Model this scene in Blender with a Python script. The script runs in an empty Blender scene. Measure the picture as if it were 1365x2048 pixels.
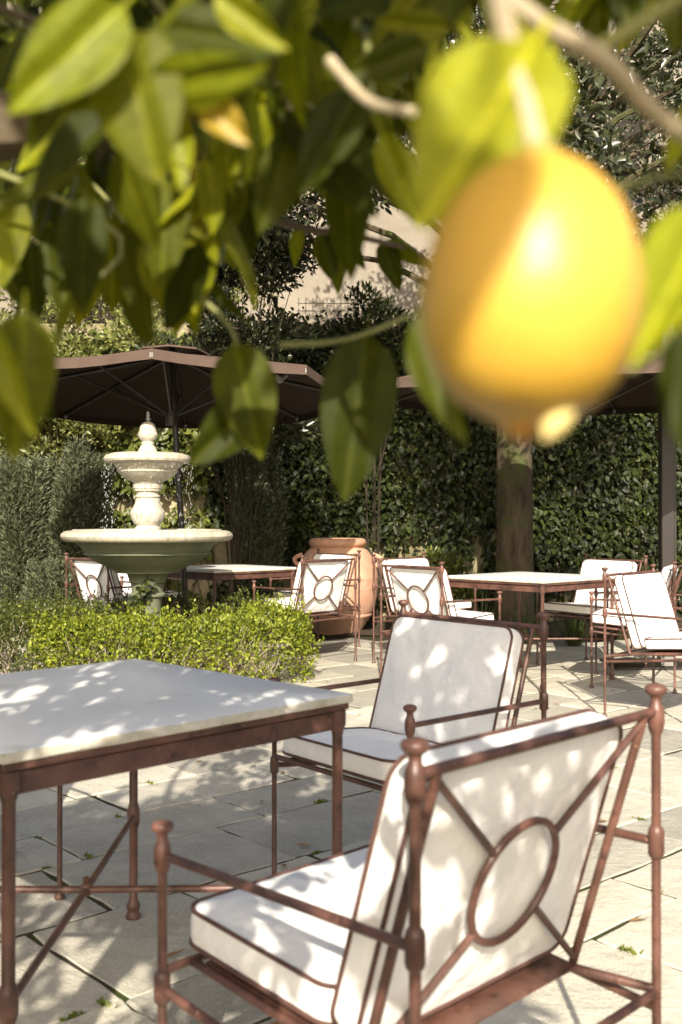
import bpy, math, random
import numpy as np
from mathutils import Vector, Matrix, noise

PI = math.pi
random.seed(7); RNG = np.random.default_rng(7)
sc = bpy.context.scene
COL = sc.collection

# ------------------------------------------------------------------ camera, sky, sun, exposure
H = 1.165                      # eye height
FPX = 2087.0                   # focal length in pixels of the 1365 x 2048 photograph
PITCH = 0.007
cam_d = bpy.data.cameras.new('camera'); cam = bpy.data.objects.new('camera', cam_d); COL.objects.link(cam)
cam_d.sensor_fit = 'VERTICAL'; cam_d.sensor_height = 36.0; cam_d.sensor_width = 24.0
cam_d.lens = FPX / 2048 * 36.0
cam_d.clip_start = 0.02; cam_d.clip_end = 500
cam.location = (0, 0, H); cam.rotation_euler = (PI / 2 + PITCH, 0, 0)
cam_d.dof.use_dof = True; cam_d.dof.focus_distance = 6.6; cam_d.dof.aperture_fstop = 5.2
sc.camera = cam

SUN_EL = math.radians(32.0); SUN_AZ = math.radians(-1.0)     # almost straight behind the camera
sun_pos = Vector((math.sin(SUN_AZ) * math.cos(SUN_EL), -math.cos(SUN_AZ) * math.cos(SUN_EL), math.sin(SUN_EL)))
sun_d = bpy.data.lights.new('sun', 'SUN'); sun = bpy.data.objects.new('sun', sun_d); COL.objects.link(sun)
sun_d.energy = 4.9; sun_d.angle = math.radians(0.53); sun_d.color = (1.0, 0.94, 0.85)
sun.rotation_euler = (-sun_pos).to_track_quat('-Z', 'Y').to_euler(); sun.location = sun_pos * 30
world = bpy.data.worlds.new('World'); sc.world = world; world.use_nodes = True
wn = world.node_tree.nodes; wl = world.node_tree.links
sky = wn.new('ShaderNodeTexSky'); sky.sky_type = 'NISHITA'; sky.sun_disc = False
sky.sun_elevation = SUN_EL; sky.sun_rotation = PI - SUN_AZ
sky.ozone_density = .8; sky.dust_density = 3.5; sky.air_density = 1.0
wl.new(sky.outputs[0], wn['Background'].inputs[0]); wn['Background'].inputs[1].default_value = 0.116
sc.view_settings.view_transform = 'Standard'; sc.view_settings.look = 'None'
sc.view_settings.gamma = 1.0; sc.view_settings.use_curve_mapping = False
sc.view_settings.exposure = 0.84
sc.view_settings.use_white_balance = True; sc.view_settings.white_balance_temperature = 6850; sc.view_settings.white_balance_tint = 9
sc.cycles.max_bounces = 8; sc.cycles.diffuse_bounces = 4; sc.cycles.glossy_bounces = 3
sc.cycles.transmission_bounces = 6; sc.cycles.transparent_max_bounces = 8
sc.cycles.use_denoising = True
sc.cycles.sample_clamp_indirect = 6.0

def pix(x, y, d):
    """a point seen at photograph pixel x, y at distance d in front of the camera"""
    u = (x - 682.5) / FPX; v = (1024.0 - y) / FPX
    f = Vector((0, math.cos(PITCH), math.sin(PITCH))); up = Vector((0, -math.sin(PITCH), math.cos(PITCH)))
    return Vector((0, 0, H)) + d * (f + u * Vector((1, 0, 0)) + v * up)

# ------------------------------------------------------------------ materials
MAT = {}
def new_mat(name):
    m = bpy.data.materials.new(name); m.use_nodes = True; MAT[name] = m
    nt = m.node_tree; return m, nt, nt.nodes, nt.links, nt.nodes['Principled BSDF']
def ramp(N, stops):
    r = N.new('ShaderNodeValToRGB'); e = r.color_ramp.elements
    while len(e) < len(stops): e.new(0.5)
    for k, (p, c) in enumerate(stops):
        e[k].position = p; e[k].color = (*c, 1) if len(c) == 3 else c
    return r
def tex(N, L, kind, scale, coord='Object', detail=4, rough=0.55, stretch=None, vec=None):
    tc = N.new('ShaderNodeTexCoord'); out = tc.outputs[coord]
    if stretch:
        mp = N.new('ShaderNodeMapping'); mp.inputs['Scale'].default_value = stretch
        L.new(out, mp.inputs[0]); out = mp.outputs[0]
    t = N.new({'noise': 'ShaderNodeTexNoise', 'vor': 'ShaderNodeTexVoronoi', 'wave': 'ShaderNodeTexWave'}[kind])
    t.inputs['Scale'].default_value = scale
    if kind == 'noise':
        t.inputs['Detail'].default_value = detail; t.inputs['Roughness'].default_value = rough
    L.new(out, t.inputs['Vector'])
    return t
def bump(N, L, src, p, strength, dist):
    b = N.new('ShaderNodeBump'); b.inputs['Strength'].default_value = strength; b.inputs['Distance'].default_value = dist
    L.new(src, b.inputs['Height']); L.new(b.outputs[0], p.inputs['Normal']); return b
def mixc(N, L, a, b, fac, mode='MIX'):
    m = N.new('ShaderNodeMix'); m.data_type = 'RGBA'; m.blend_type = mode
    for s, v in ((6, a), (7, b)):
        if isinstance(v, tuple): m.inputs[s].default_value = (*v, 1)
        else: L.new(v, m.inputs[s])
    if isinstance(fac, (int, float)): m.inputs[0].default_value = fac
    else: L.new(fac, m.inputs[0])
    return m.outputs[2]

def surface(name, c1, c2, scale=6, rough=0.7, bumps=((60, .25, .004),), spec=0.4, objrand=0.0, coord='Object', speck=None, stain=None, stretch=None):
    m, nt, N, L, p = new_mat(name)
    t = tex(N, L, 'noise', scale, coord, 6, .6, stretch)
    r = ramp(N, [(0.3, c1), (0.7, c2)]); L.new(t.outputs['Fac'], r.inputs[0]); col = r.outputs[0]
    if speck:
        t2 = tex(N, L, 'noise', speck[0], coord, 2); r2 = ramp(N, [(speck[1], (0, 0, 0)), (speck[2], (1, 1, 1))])
        L.new(t2.outputs['Fac'], r2.inputs[0]); col = mixc(N, L, col, speck[3], r2.outputs[0])
    if stain:
        t3 = tex(N, L, 'noise', stain[0], coord, 5, .65, stain[4] if len(stain) > 4 else None); r3 = ramp(N, [(stain[1], (0, 0, 0)), (stain[2], (1, 1, 1))])
        L.new(t3.outputs['Fac'], r3.inputs[0]); col = mixc(N, L, col, stain[3], r3.outputs[0])
    if objrand:
        oi = N.new('ShaderNodeObjectInfo'); rr = ramp(N, [(0, (1 - objrand,) * 3), (1, (1 + objrand * .6, 1 + objrand * .55, 1 + objrand * .4))])
        L.new(oi.outputs['Random'], rr.inputs[0]); col = mixc(N, L, col, rr.outputs[0], 1.0, 'MULTIPLY')
    L.new(col, p.inputs['Base Color']); p.inputs['Roughness'].default_value = rough; p.inputs['Specular IOR Level'].default_value = spec
    last = None
    for s, st, di in bumps:
        b = N.new('ShaderNodeBump'); b.inputs['Strength'].default_value = st; b.inputs['Distance'].default_value = di
        tb = tex(N, L, 'noise', s, coord, 5); L.new(tb.outputs['Fac'], b.inputs['Height'])
        if last: L.new(last.outputs[0], b.inputs['Normal'])
        last = b
    if last: L.new(last.outputs[0], p.inputs['Normal'])
    return m

def leaf_mat(name, cols, trans=0.35, rough=0.35, spec=0.5, attr=True, tcol=None, tsat=1.0, veins=False):
    """cols: dark..light base colours spread over the leaves; trans: share of light let through"""
    m, nt, N, L, p = new_mat(name)
    if attr:
        a = N.new('ShaderNodeAttribute'); a.attribute_name = 'rnd'; src = a.outputs['Fac']
    else:
        a = N.new('ShaderNodeObjectInfo'); src = a.outputs['Random']
    r = ramp(N, [(k / (len(cols) - 1), c) for k, c in enumerate(cols)]); L.new(src, r.inputs[0]); col = r.outputs[0]
    if veins:
        n = tex(N, L, 'noise', 9, 'Object', 3); rr = ramp(N, [(.35, (.8, .8, .75)), (.7, (1.15, 1.12, 1.0))]); L.new(n.outputs['Fac'], rr.inputs[0])
        col = mixc(N, L, col, rr.outputs[0], 1.0, 'MULTIPLY')
        tcx = N.new('ShaderNodeTexCoord'); sx = N.new('ShaderNodeSeparateXYZ'); L.new(tcx.outputs['Object'], sx.inputs[0])
        ab = N.new('ShaderNodeMath'); ab.operation = 'ABSOLUTE'; L.new(sx.outputs[0], ab.inputs[0]); rm_ = ramp(N, [(.006, (1, 1, 1)), (.016, (0, 0, 0))]); L.new(ab.outputs[0], rm_.inputs[0])
        rib_c = mixc(N, L, col, (1.7, 1.6, 1.5), 1.0, 'MULTIPLY'); col = mixc(N, L, col, rib_c, rm_.outputs[0])
        sp_ = tex(N, L, 'noise', 22, 'Object', 2); rs_ = ramp(N, [(.70, (0, 0, 0)), (.76, (1, 1, 1))]); L.new(sp_.outputs['Fac'], rs_.inputs[0]); col = mixc(N, L, col, (.12, .085, .015), rs_.outputs[0])
        w = tex(N, L, 'wave', 1.6, 'Object'); w.inputs['Distortion'].default_value = 2.5
        bump(N, L, w.outputs['Fac'], p, .25, .02)
    L.new(col, p.inputs['Base Color']); p.inputs['Roughness'].default_value = rough; p.inputs['Specular IOR Level'].default_value = spec
    tr = N.new('ShaderNodeBsdfTranslucent')
    tc = mixc(N, L, col, tcol or (1.5, 1.45, .5), 1.0, 'MULTIPLY'); L.new(tc, tr.inputs[0])
    mx = N.new('ShaderNodeMixShader'); mx.inputs[0].default_value = trans
    L.new(p.outputs[0], mx.inputs[1]); L.new(tr.outputs[0], mx.inputs[2]); L.new(mx.outputs[0], N['Material Output'].inputs[0])
    return m

surface('iron', (.034, .017, .013), (.175, .08, .058), 8, .42, ((180, .2, .0015), (30, .15, .002)), .5, .12, stain=(30, .55, .70, (.04, .019, .015)), speck=(90, .68, .76, (.27, .14, .10)))
surface('iron_dark', (.10, .035, .024), (.15, .055, .036), 14, .4, ((180, .2, .0015),), .5)
surface('canvas', (.78, .765, .73), (.84, .825, .795), 3, .85, ((420, .12, .001), (7, .6, .03), (22, .4, .010)), .2)
surface('piping', (.075, .038, .03), (.12, .062, .05), 20, .7, (), .3)
surface('marble', (.76, .745, .705), (.85, .835, .80), 3.2, .38, ((90, .06, .001),), .45, stain=(4.5, .6, .78, (.52, .5, .40)), speck=(46, .72, .8, (.56, .52, .43)))
surface('marble_edge', (.42, .37, .26), (.66, .63, .55), 16, .6, ((90, .3, .003),), .3, speck=(110, .64, .72, (.34, .3, .2)))
surface('flagstone', (.34, .318, .262), (.53, .50, .425), 2.6, .82, ((14, .6, .016), (60, .5, .006), (200, .6, .003)), .3, .34, speck=(150, .56, .66, (.60, .56, .47)), stain=(1.7, .55, .8, (.26, .245, .19)))
surface('soil', (.045, .034, .022), (.09, .07, .045), 9, .95, ((40, .8, .02),), .2)
surface('joint', (.03, .025, .015), (.065, .055, .034), 12, .95, ((60, .8, .01),), .2, stain=(3, .48, .6, (.04, .052, .011)))
surface('fountain_stone', (.40, .36, .285), (.56, .515, .425), 5, .62, ((40, .3, .006), (160, .25, .002)), .4, stain=(9, .5, .68, (.30, .255, .17), (5, 5, 1.2)), speck=(70, .68, .75, (.25, .2, .13)))
surface('fountain_bowl', (.34, .31, .235), (.52, .475, .38), 4, .7, ((40, .35, .006), (160, .3, .002)), .35, stain=(7, .52, .68, (.19, .165, .105), (6, 6, .9)), speck=(70, .62, .72, (.2, .17, .11)))
surface('fountain_moss', (.10, .115, .07), (.19, .20, .13), 4, .8, ((40, .35, .006),), .3, stain=(8, .55, .75, (.10, .115, .05)))
surface('terracotta', (.47, .25, .16), (.60, .35, .235), 5, .8, ((30, .3, .006), (140, .3, .002)), .3, stain=(4, .52, .7, (.60, .40, .29)), speck=(30, .62, .74, (.36, .16, .09)))
surface('parasol_cloth', (.085, .058, .046), (.11, .075, .06), 8, .9, ((300, .2, .001), (3, .3, .03)), .15)
surface('parasol_underside_shade', (.030, .021, .016), (.04, .028, .022), 8, .9, ((300, .2, .001),), .1)  # near-black tone stands in for the shade under the canopies
surface('dark_bark', (.022, .017, .012), (.05, .04, .028), 12, .9, ((40, .6, .008),), .15)
surface('parasol_metal', (.018, .015, .013), (.03, .025, .022), 8, .4, (), .5)
surface('parasol_clip', (.16, .15, .14), (.24, .23, .21), 8, .35, (), .5)
surface('wall_plaster', (.30, .255, .15), (.46, .40, .26), 1.3, .9, ((8, .4, .02), (70, .3, .004)), .2, stain=(2.2, .45, .65, (.14, .125, .06)))
surface('facade_plaster', (.22, .19, .15), (.31, .27, .215), .9, .9, ((5, .6, .03), (50, .3, .004)), .2, stain=(1.6, .5, .75, (.22, .19, .15)))
surface('bark', (.042, .032, .02), (.13, .10, .064), 5, .9, ((14, .8, .03), (60, .6, .008)), .2, stretch=(3, 3, .7), stain=(3, .5, .62, (.075, .085, .03)))
surface('twig', (.36, .29, .18), (.52, .44, .3), 30, .8, ((90, .4, .003),), .25)
surface('lemon_bark', (.10, .078, .05), (.19, .145, .095), 18, .85, ((60, .6, .006),), .25)
surface('green_twig', (.22, .23, .07), (.33, .33, .12), 20, .55, (), .4)
surface('hedge_twig', (.28, .235, .17), (.42, .36, .28), 30, .8, (), .2)
surface('dry_leaf', (.20, .10, .04), (.36, .2, .09), 30, .7, (), .2)
surface('trellis', (.5, .45, .36), (.6, .55, .45), 9, .8, (), .2)
surface('yew_core', (.018, .022, .012), (.035, .04, .02), 9, .95, ((30, .8, .03),), .1)
# lemon peel
m, nt, N, L, p = new_mat('lemon_peel')
t = tex(N, L, 'noise', 16, 'Object', 3); r = ramp(N, [(.3, (.60, .345, .040)), (.7, (.68, .42, .065))]); L.new(t.outputs['Fac'], r.inputs[0]); L.new(r.outputs[0], p.inputs['Base Color'])
p.inputs['Roughness'].default_value = .38; p.inputs['Subsurface Weight'].default_value = .22
p.inputs['Subsurface Radius'].default_value = (.012, .006, .001)
v = tex(N, L, 'vor', 420, 'Object'); bump(N, L, v.outputs['Distance'], p, .25, .001)
surface('lemon_nib', (.55, .25, .05), (.68, .36, .08), 30, .6, (), .3)
surface('lemon_petal', (.78, .62, .22), (.85, .72, .34), 30, .6, (), .3)
m, nt, N, L, p = new_mat('water')
p.inputs['Base Color'].default_value = (.9, .95, .95, 1); p.inputs['Roughness'].default_value = .03; p.inputs['IOR'].default_value = 1.33
p.inputs['Transmission Weight'].default_value = .85
t = tex(N, L, 'noise', 25, 'Object', 2); bump(N, L, t.outputs['Fac'], p, .5, .02)
m, nt, N, L, p = new_mat('water_drop')
p.inputs['Base Color'].default_value = (.92, .93, .93, 1); p.inputs['Roughness'].default_value = .08; p.inputs['IOR'].default_value = 1.33
p.inputs['Transmission Weight'].default_value = .7; p.inputs['Specular IOR Level'].default_value = .9

leaf_mat('lemon_leaf', [(.028, .037, .003), (.044, .056, .004), (.07, .085, .0045), (.115, .13, .006), (.19, .195, .008)], .36, .55, .18, attr=False, tcol=(2.5, 2.3, .6), veins=True)
leaf_mat('lemon_leaf_bright', [(.20, .235, .01), (.30, .315, .015)], .38, .5, .25, attr=False, tcol=(1.7, 1.6, .5), veins=True)
leaf_mat('lemon_leaf_yellow', [(.40, .29, .03), (.52, .36, .05)], .35, .45, .4, attr=False, tcol=(1.4, 1.2, .5), veins=True)
leaf_mat('lemon_foliage', [(.028, .037, .003), (.044, .056, .004), (.07, .085, .0045), (.115, .13, .006)], .36, .55, .18, tcol=(2.5, 2.3, .6))
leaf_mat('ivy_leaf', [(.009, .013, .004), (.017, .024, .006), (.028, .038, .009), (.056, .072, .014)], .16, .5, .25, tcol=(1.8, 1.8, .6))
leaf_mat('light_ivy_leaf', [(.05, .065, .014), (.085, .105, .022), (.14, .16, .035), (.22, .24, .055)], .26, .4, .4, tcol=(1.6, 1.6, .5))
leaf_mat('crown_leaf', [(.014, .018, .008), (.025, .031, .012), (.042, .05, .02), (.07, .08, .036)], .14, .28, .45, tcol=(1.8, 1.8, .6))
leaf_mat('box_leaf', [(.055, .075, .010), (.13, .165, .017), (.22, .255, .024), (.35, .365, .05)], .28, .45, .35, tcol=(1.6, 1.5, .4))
leaf_mat('box_leaf_shaded', [(.035, .046, .010), (.055, .07, .014), (.08, .095, .02), (.13, .145, .03)], .22, .4, .4, tcol=(1.6, 1.5, .4))  # darker copy of box_leaf: shade painted into the leaf colour
leaf_mat('yew_leaf', [(.05, .062, .032), (.075, .09, .047), (.105, .12, .065), (.15, .16, .09)], .12, .55, .3, tcol=(1.4, 1.4, .7))
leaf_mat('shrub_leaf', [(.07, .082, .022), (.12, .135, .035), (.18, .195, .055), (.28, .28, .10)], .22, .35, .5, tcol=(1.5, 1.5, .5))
leaf_mat('grass_blade', [(.03, .042, .012), (.055, .072, .02), (.09, .11, .03)], .2, .4, .4)
leaf_mat('weed_leaf', [(.08, .11, .012), (.14, .18, .02), (.22, .25, .03)], .3, .5, .3)

# ------------------------------------------------------------------ mesh helpers
class G:
    """collects vertices and faces of ONE mesh"""
    def __init__(s): s.v = []; s.f = []
    def add(s, v, f):
        o = len(s.v); s.v += [tuple(q) for q in v]; s.f += [tuple(i + o for i in q) for q in f]; return s
    def tube(s, pts, r, n=10, cap=True):
        pts = [Vector(q) for q in pts]; m = len(pts)
        rs = r if isinstance(r, (list, tuple)) else [r] * m
        v = []; up = Vector((0, 0, 1))
        t0 = (pts[1] - pts[0]).normalized()
        a = t0.cross(up if abs(t0.z) < .9 else Vector((1, 0, 0))).normalized()
        for k in range(m):
            t = (pts[min(k + 1, m - 1)] - pts[max(k - 1, 0)]).normalized()
            a = (a - t * a.dot(t)).normalized(); b = t.cross(a)
            for j in range(n):
                w = 2 * PI * j / n; v.append(pts[k] + rs[k] * (math.cos(w) * a + math.sin(w) * b))
        f = [(k * n + j, k * n + (j + 1) % n, (k + 1) * n + (j + 1) % n, (k + 1) * n + j) for k in range(m - 1) for j in range(n)]
        if cap: f += [tuple(range(n - 1, -1, -1)), tuple(range((m - 1) * n, m * n))]
        return s.add(v, f)
    def loop(s, pts, r, n=8):
        pts = [Vector(q) for q in pts]; m = len(pts); v = []; 
        c = sum(pts, Vector()) / m
        nrm = (pts[0] - c).cross(pts[m // 4] - c).normalized()
        for k in range(m):
            t = (pts[(k + 1) % m] - pts[k - 1]).normalized(); a = nrm; b = t.cross(a).normalized()
            for j in range(n):
                w = 2 * PI * j / n; v.append(pts[k] + r * (math.cos(w) * a + math.sin(w) * b))
        f = [(k * n + j, k * n + (j + 1) % n, ((k + 1) % m) * n + (j + 1) % n, ((k + 1) % m) * n + j) for k in range(m) for j in range(n)]
        return s.add(v, f)
    def lathe(s, prof, n=24, c=(0, 0)):
        v = []; m = len(prof)
        for r, z in prof:
            for j in range(n):
                w = 2 * PI * j / n; v.append((c[0] + r * math.cos(w), c[1] + r * math.sin(w), z))
        f = [(k * n + j, k * n + (j + 1) % n, (k + 1) * n + (j + 1) % n, (k + 1) * n + j) for k in range(m - 1) for j in range(n)]
        f += [tuple(range(n - 1, -1, -1)), tuple(range((m - 1) * n, m * n))]
        return s.add(v, f)
    def box(s, x0, x1, y0, y1, z0, z1, b=0.0):
        if b <= 0:
            v = [(x, y, z) for z in (z0, z1) for y in (y0, y1) for x in (x0, x1)]
            return s.add(v, [(0, 2, 3, 1), (4, 5, 7, 6), (0, 1, 5, 4), (2, 6, 7, 3), (0, 4, 6, 2), (1, 3, 7, 5)])
        def ring(i, z): return [(x0 + i + b * cx, y0 + i + b * cy, z) for cx, cy in ()]
        rings = []
        for i, z in ((b, z0), (0, z0 + b), (0, z1 - b), (b, z1)):
            a0, a1, c0, c1 = x0 + i, x1 - i, y0 + i, y1 - i
            rings.append([(a0 + b, c0, z), (a1 - b, c0, z), (a1, c0 + b, z), (a1, c1 - b, z), (a1 - b, c1, z), (a0 + b, c1, z), (a0, c1 - b, z), (a0, c0 + b, z)])
        v = [q for r in rings for q in r]
        f = [(k * 8 + j, k * 8 + (j + 1) % 8, (k + 1) * 8 + (j + 1) % 8, (k + 1) * 8 + j) for k in range(3) for j in range(8)]
        f += [tuple(range(7, -1, -1)), tuple(range(24, 32))]
        return s.add(v, f)
    def xf(s, M):
        s.v = [tuple(M @ Vector(q)) for q in s.v]; return s
    def mesh(s, name, mat, smooth=True, angle=40):
        me = bpy.data.meshes.new(name); me.from_pydata(s.v, [], s.f); me.materials.append(MAT[mat])
        if smooth:
            me.polygons.foreach_set('use_smooth', [True] * len(me.polygons))
            me.set_sharp_from_angle(angle=math.radians(angle))
        me.update(); return me

def link(name, me, parent=None, loc=None, M=None):
    o = bpy.data.objects.new(name, me); COL.objects.link(o)
    if parent: o.parent = parent
    if M is not None: o.matrix_local = M
    elif loc is not None: o.location = loc
    return o
def tag(o, label=None, cat=None, group=None, kind=None):
    if label: o['label'] = label
    if cat: o['category'] = cat
    if group: o['group'] = group
    if kind: o['kind'] = kind
    return o
def thing(name, label, cat, loc=(0, 0, 0), rz=0, group=None):
    o = bpy.data.objects.new(name, None); COL.objects.link(o); o.location = loc; o.rotation_euler = (0, 0, rz)
    o.empty_display_size = .1
    return tag(o, label, cat, group)
def part(name, g, mat, parent, smooth=True, angle=40):
    return link(name, g.mesh(name, mat, smooth, angle), parent)

def unit(a): return a / np.maximum(np.linalg.norm(a, axis=-1, keepdims=True), 1e-9)
T_OVAL = (np.array([(0, 0, 0), (-.42, .3, .10), (.42, .3, .10), (0, .42, 0), (-.36, .68, .06), (.36, .68, .06), (0, 1, -.10)], float),
          [(0, 3, 1), (0, 2, 3), (1, 3, 4), (3, 2, 5), (4, 3, 6), (3, 5, 6)])
T_DIA = (np.array([(0, 0, 0), (-.46, .48, .10), (.46, .48, .10), (0, 1, -.04)], float), [(0, 3, 1), (0, 2, 3)])
T_BLADE = (np.array([(-.5, 0, 0), (.5, 0, 0), (-.42, .4, .22), (.42, .4, .22), (-.3, .75, .22), (.3, .75, .22), (0, 1, .05)], float),
           [(0, 1, 3, 2), (2, 3, 5, 4), (4, 5, 6)])
def leaf_mesh(name, mat, pos, axis, nrm, length, width, tmpl=T_OVAL, rnd=None, rng=RNG):
    """thousands of small leaves in one mesh: numpy, one template"""
    pos = np.asarray(pos, float); n = len(pos); y = unit(np.asarray(axis, float)); z = np.asarray(nrm, float)
    z = unit(z - y * (z * y).sum(1, keepdims=True)); x = np.cross(y, z)
    tv, tf = tmpl; k = len(tv)
    L_ = np.broadcast_to(length, n).reshape(n, 1, 1); W_ = np.broadcast_to(width, n).reshape(n, 1, 1)
    V = pos[:, None, :] + tv[None, :, 0:1] * W_ * x[:, None, :] + tv[None, :, 1:2] * L_ * y[:, None, :] + tv[None, :, 2:3] * W_ * z[:, None, :]
    me = bpy.data.meshes.new(name); V = V.reshape(-1, 3)
    loops = []; starts = []; tot = []; c = 0
    base = (np.arange(n) * k)
    per = np.concatenate([np.array(f) for f in tf]); cnt = np.array([len(f) for f in tf])
    lo = (base[:, None] + per[None, :]).reshape(-1)
    st = (np.arange(n)[:, None] * cnt.sum() + np.concatenate([[0], np.cumsum(cnt)[:-1]])[None, :]).reshape(-1)
    me.vertices.add(len(V)); me.vertices.foreach_set('co', V.reshape(-1))
    me.loops.add(len(lo)); me.loops.foreach_set('vertex_index', lo.astype(np.int32))
    me.polygons.add(len(st)); me.polygons.foreach_set('loop_start', st.astype(np.int32))
    me.materials.append(MAT[mat])
    at = me.attributes.new('rnd', 'FLOAT', 'POINT')
    r = rng.random(n) if rnd is None else np.clip(rnd, 0, 1)
    at.data.foreach_set('value', np.repeat(r, k).astype(np.float32))
    me.update(calc_edges=True); me.validate()
    return me
def rdir(n, rng=RNG): return unit(rng.normal(size=(n, 3)))
def fnoise(P, s, off=0.0):
    return np.array([noise.noise(Vector((q[0] * s + off, q[1] * s, q[2] * s))) for q in P])

# ------------------------------------------------------------------ ground and paving
def sheet(name, x0, x1, y0, y1, z, mat, nx=2, ny=2, amp=0.0):
    g = G(); v = []; f = []
    for j in range(ny + 1):
        for i in range(nx + 1):
            x = x0 + (x1 - x0) * i / nx; y = y0 + (y1 - y0) * j / ny
            v.append((x, y, z + amp * noise.noise(Vector((x * 2.3, y * 2.3, 0)))))
    for j in range(ny):
        for i in range(nx):
            a = j * (nx + 1) + i; f.append((a, a + 1, a + nx + 2, a + nx + 1))
    g.add(v, f); o = link(name, g.mesh(name, mat)); o['kind'] = 'structure'; return o
sheet('ground', -150, 150, -150, 150, -.06, 'soil')
paving = sheet('paving', -6.5, 6.5, -1.5, 10.45, -.0055, 'joint', 120, 120, .003)
sheet('planting_bed', -7, 7, 10.4, 12.2, .005, 'soil', 60, 14, .04)

ANG = math.radians(42.0)
ud = Vector((math.cos(ANG), math.sin(ANG), 0)); vd = Vector((-math.sin(ANG), math.cos(ANG), 0))
rp = random.Random(11)
JOINTS = []
def make_pavers():
    n = 0
    v0 = -5.5
    while v0 < 12:
        wv = rp.choice((.24, .3, .36, .42, .48, .54)); u0 = -3.5 + rp.random() * .6
        while u0 < 13:
            lu = rp.uniform(.4, .85); c = ud * (u0 + lu / 2) + vd * (v0 + wv / 2)
            vis = abs(c.x) < .33 * c.y + .75 and c.y > .7
            if -1.1 < c.y < 10.15 and abs(c.x) < 5.5 and vis and n < 298:
                gp = rp.uniform(.003, .0075)
                hw, hl = wv / 2 - gp, lu / 2 - gp
                per = []
                for (a, b) in ((-1, -1), (1, -1), (1, 1), (-1, 1)):
                    nxt = {(-1, -1): (1, -1), (1, -1): (1, 1), (1, 1): (-1, 1), (-1, 1): (-1, -1)}[(a, b)]
                    for k in range(5):
                        t = k / 5; q = Vector((a + (nxt[0] - a) * t, b + (nxt[1] - b) * t, 0))
                        q = Vector((q.x * hl, q.y * hw, 0))
                        jit = .006 if k else .012
                        per.append(q + Vector((rp.uniform(-jit, jit), rp.uniform(-jit, jit), 0)) * (1 if k else .8))
                top = rp.uniform(-.003, .003); tx, ty = rp.uniform(-.006, .006), rp.uniform(-.006, .006)
                g = G(); m_ = len(per)
                v = [(q.x, q.y, -.035) for q in per] + [(q.x, q.y, top - .006 + q.x * tx + q.y * ty) for q in per] + \
                    [(q.x * .985, q.y * .978, top + q.x * tx + q.y * ty) for q in per]
                f = [(k * m_ + j, k * m_ + (j + 1) % m_, (k + 1) * m_ + (j + 1) % m_, (k + 1) * m_ + j) for k in range(2) for j in range(m_)]
                f.append(tuple(range(2 * m_, 3 * m_)))
                g.add(v, f)
                o = link('flagstone', g.mesh('flagstone', 'flagstone', True, 25), paving, M=Matrix.Translation((c.x, c.y, 0)) @ Matrix.Rotation(ANG, 4, 'Z'))
                n += 1
                for k in range(2):
                    e = c + ud * (rp.uniform(-.5, .5) * lu) - vd * (wv / 2); JOINTS.append(e)
                JOINTS.append(c - ud * (lu / 2) + vd * rp.uniform(-.5, .5) * wv)
            u0 += lu
        v0 += wv
    return n
NPAV = make_pavers()

# ------------------------------------------------------------------ garden wall and the house behind it
g = G(); WY = 11.9
nx, nz = 60, 18; v = []; f = []
for j in range(nz + 1):
    for i in range(nx + 1):
        x = -6.5 + 13 * i / nx; z = -.05 + 3.45 * j / nz
        v.append((x, WY + .03 * noise.noise(Vector((x * 1.1, z * 1.1, 3))), z))
o0 = len(v)
f += [(j * (nx + 1) + i, j * (nx + 1) + i + 1, (j + 1) * (nx + 1) + i + 1, (j + 1) * (nx + 1) + i) for j in range(nz) for i in range(nx)]
g.add(v, f); g.box(-6.5, 6.5, WY + .035, WY + .3, -.05, 3.395)
gw = part('garden_wall', g, 'wall_plaster', None)
tag(gw, 'cream plaster garden wall overgrown with climbing ivy', 'wall')

g = G(); FY = 14.2; v = []; f = []; nx, nz = 40, 30
for j in range(nz + 1):
    for i in range(nx + 1):
        x = -9 + 18 * i / nx; z = -.05 + 11.5 * j / nz
        v.append((x, FY + .05 * noise.noise(Vector((x * .8, z * .8, 7))), z))
f = [(j * (nx + 1) + i, j * (nx + 1) + i + 1, (j + 1) * (nx + 1) + i + 1, (j + 1) * (nx + 1) + i) for j in range(nz) for i in range(nx)]
g.add(v, f); g.box(-9, 9, FY + .06, FY + .5, -.05, 11.45)
house = thing('house', 'tall beige plaster house facade rising behind the ivy covered garden wall', 'house', (0, 0, 0))
part('wall', g, 'facade_plaster', house)

# wire trellis on top of the garden wall
tr = thing('trellis', 'pale square mesh trellis above the garden wall among leaves', 'trellis', (-.12, WY - .06, 3.0))
for k in range(10):
    part('slat', G().tube([(-.36 + k * .08, 0, -.1), (-.36 + k * .08, 0, .68)], .0055, 6), 'trellis', tr)
for k in range(9):
    part('slat', G().tube([(-.38, .012, -.06 + k * .085), (.38, .012, -.06 + k * .085)], .0055, 6), 'trellis', tr)

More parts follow.
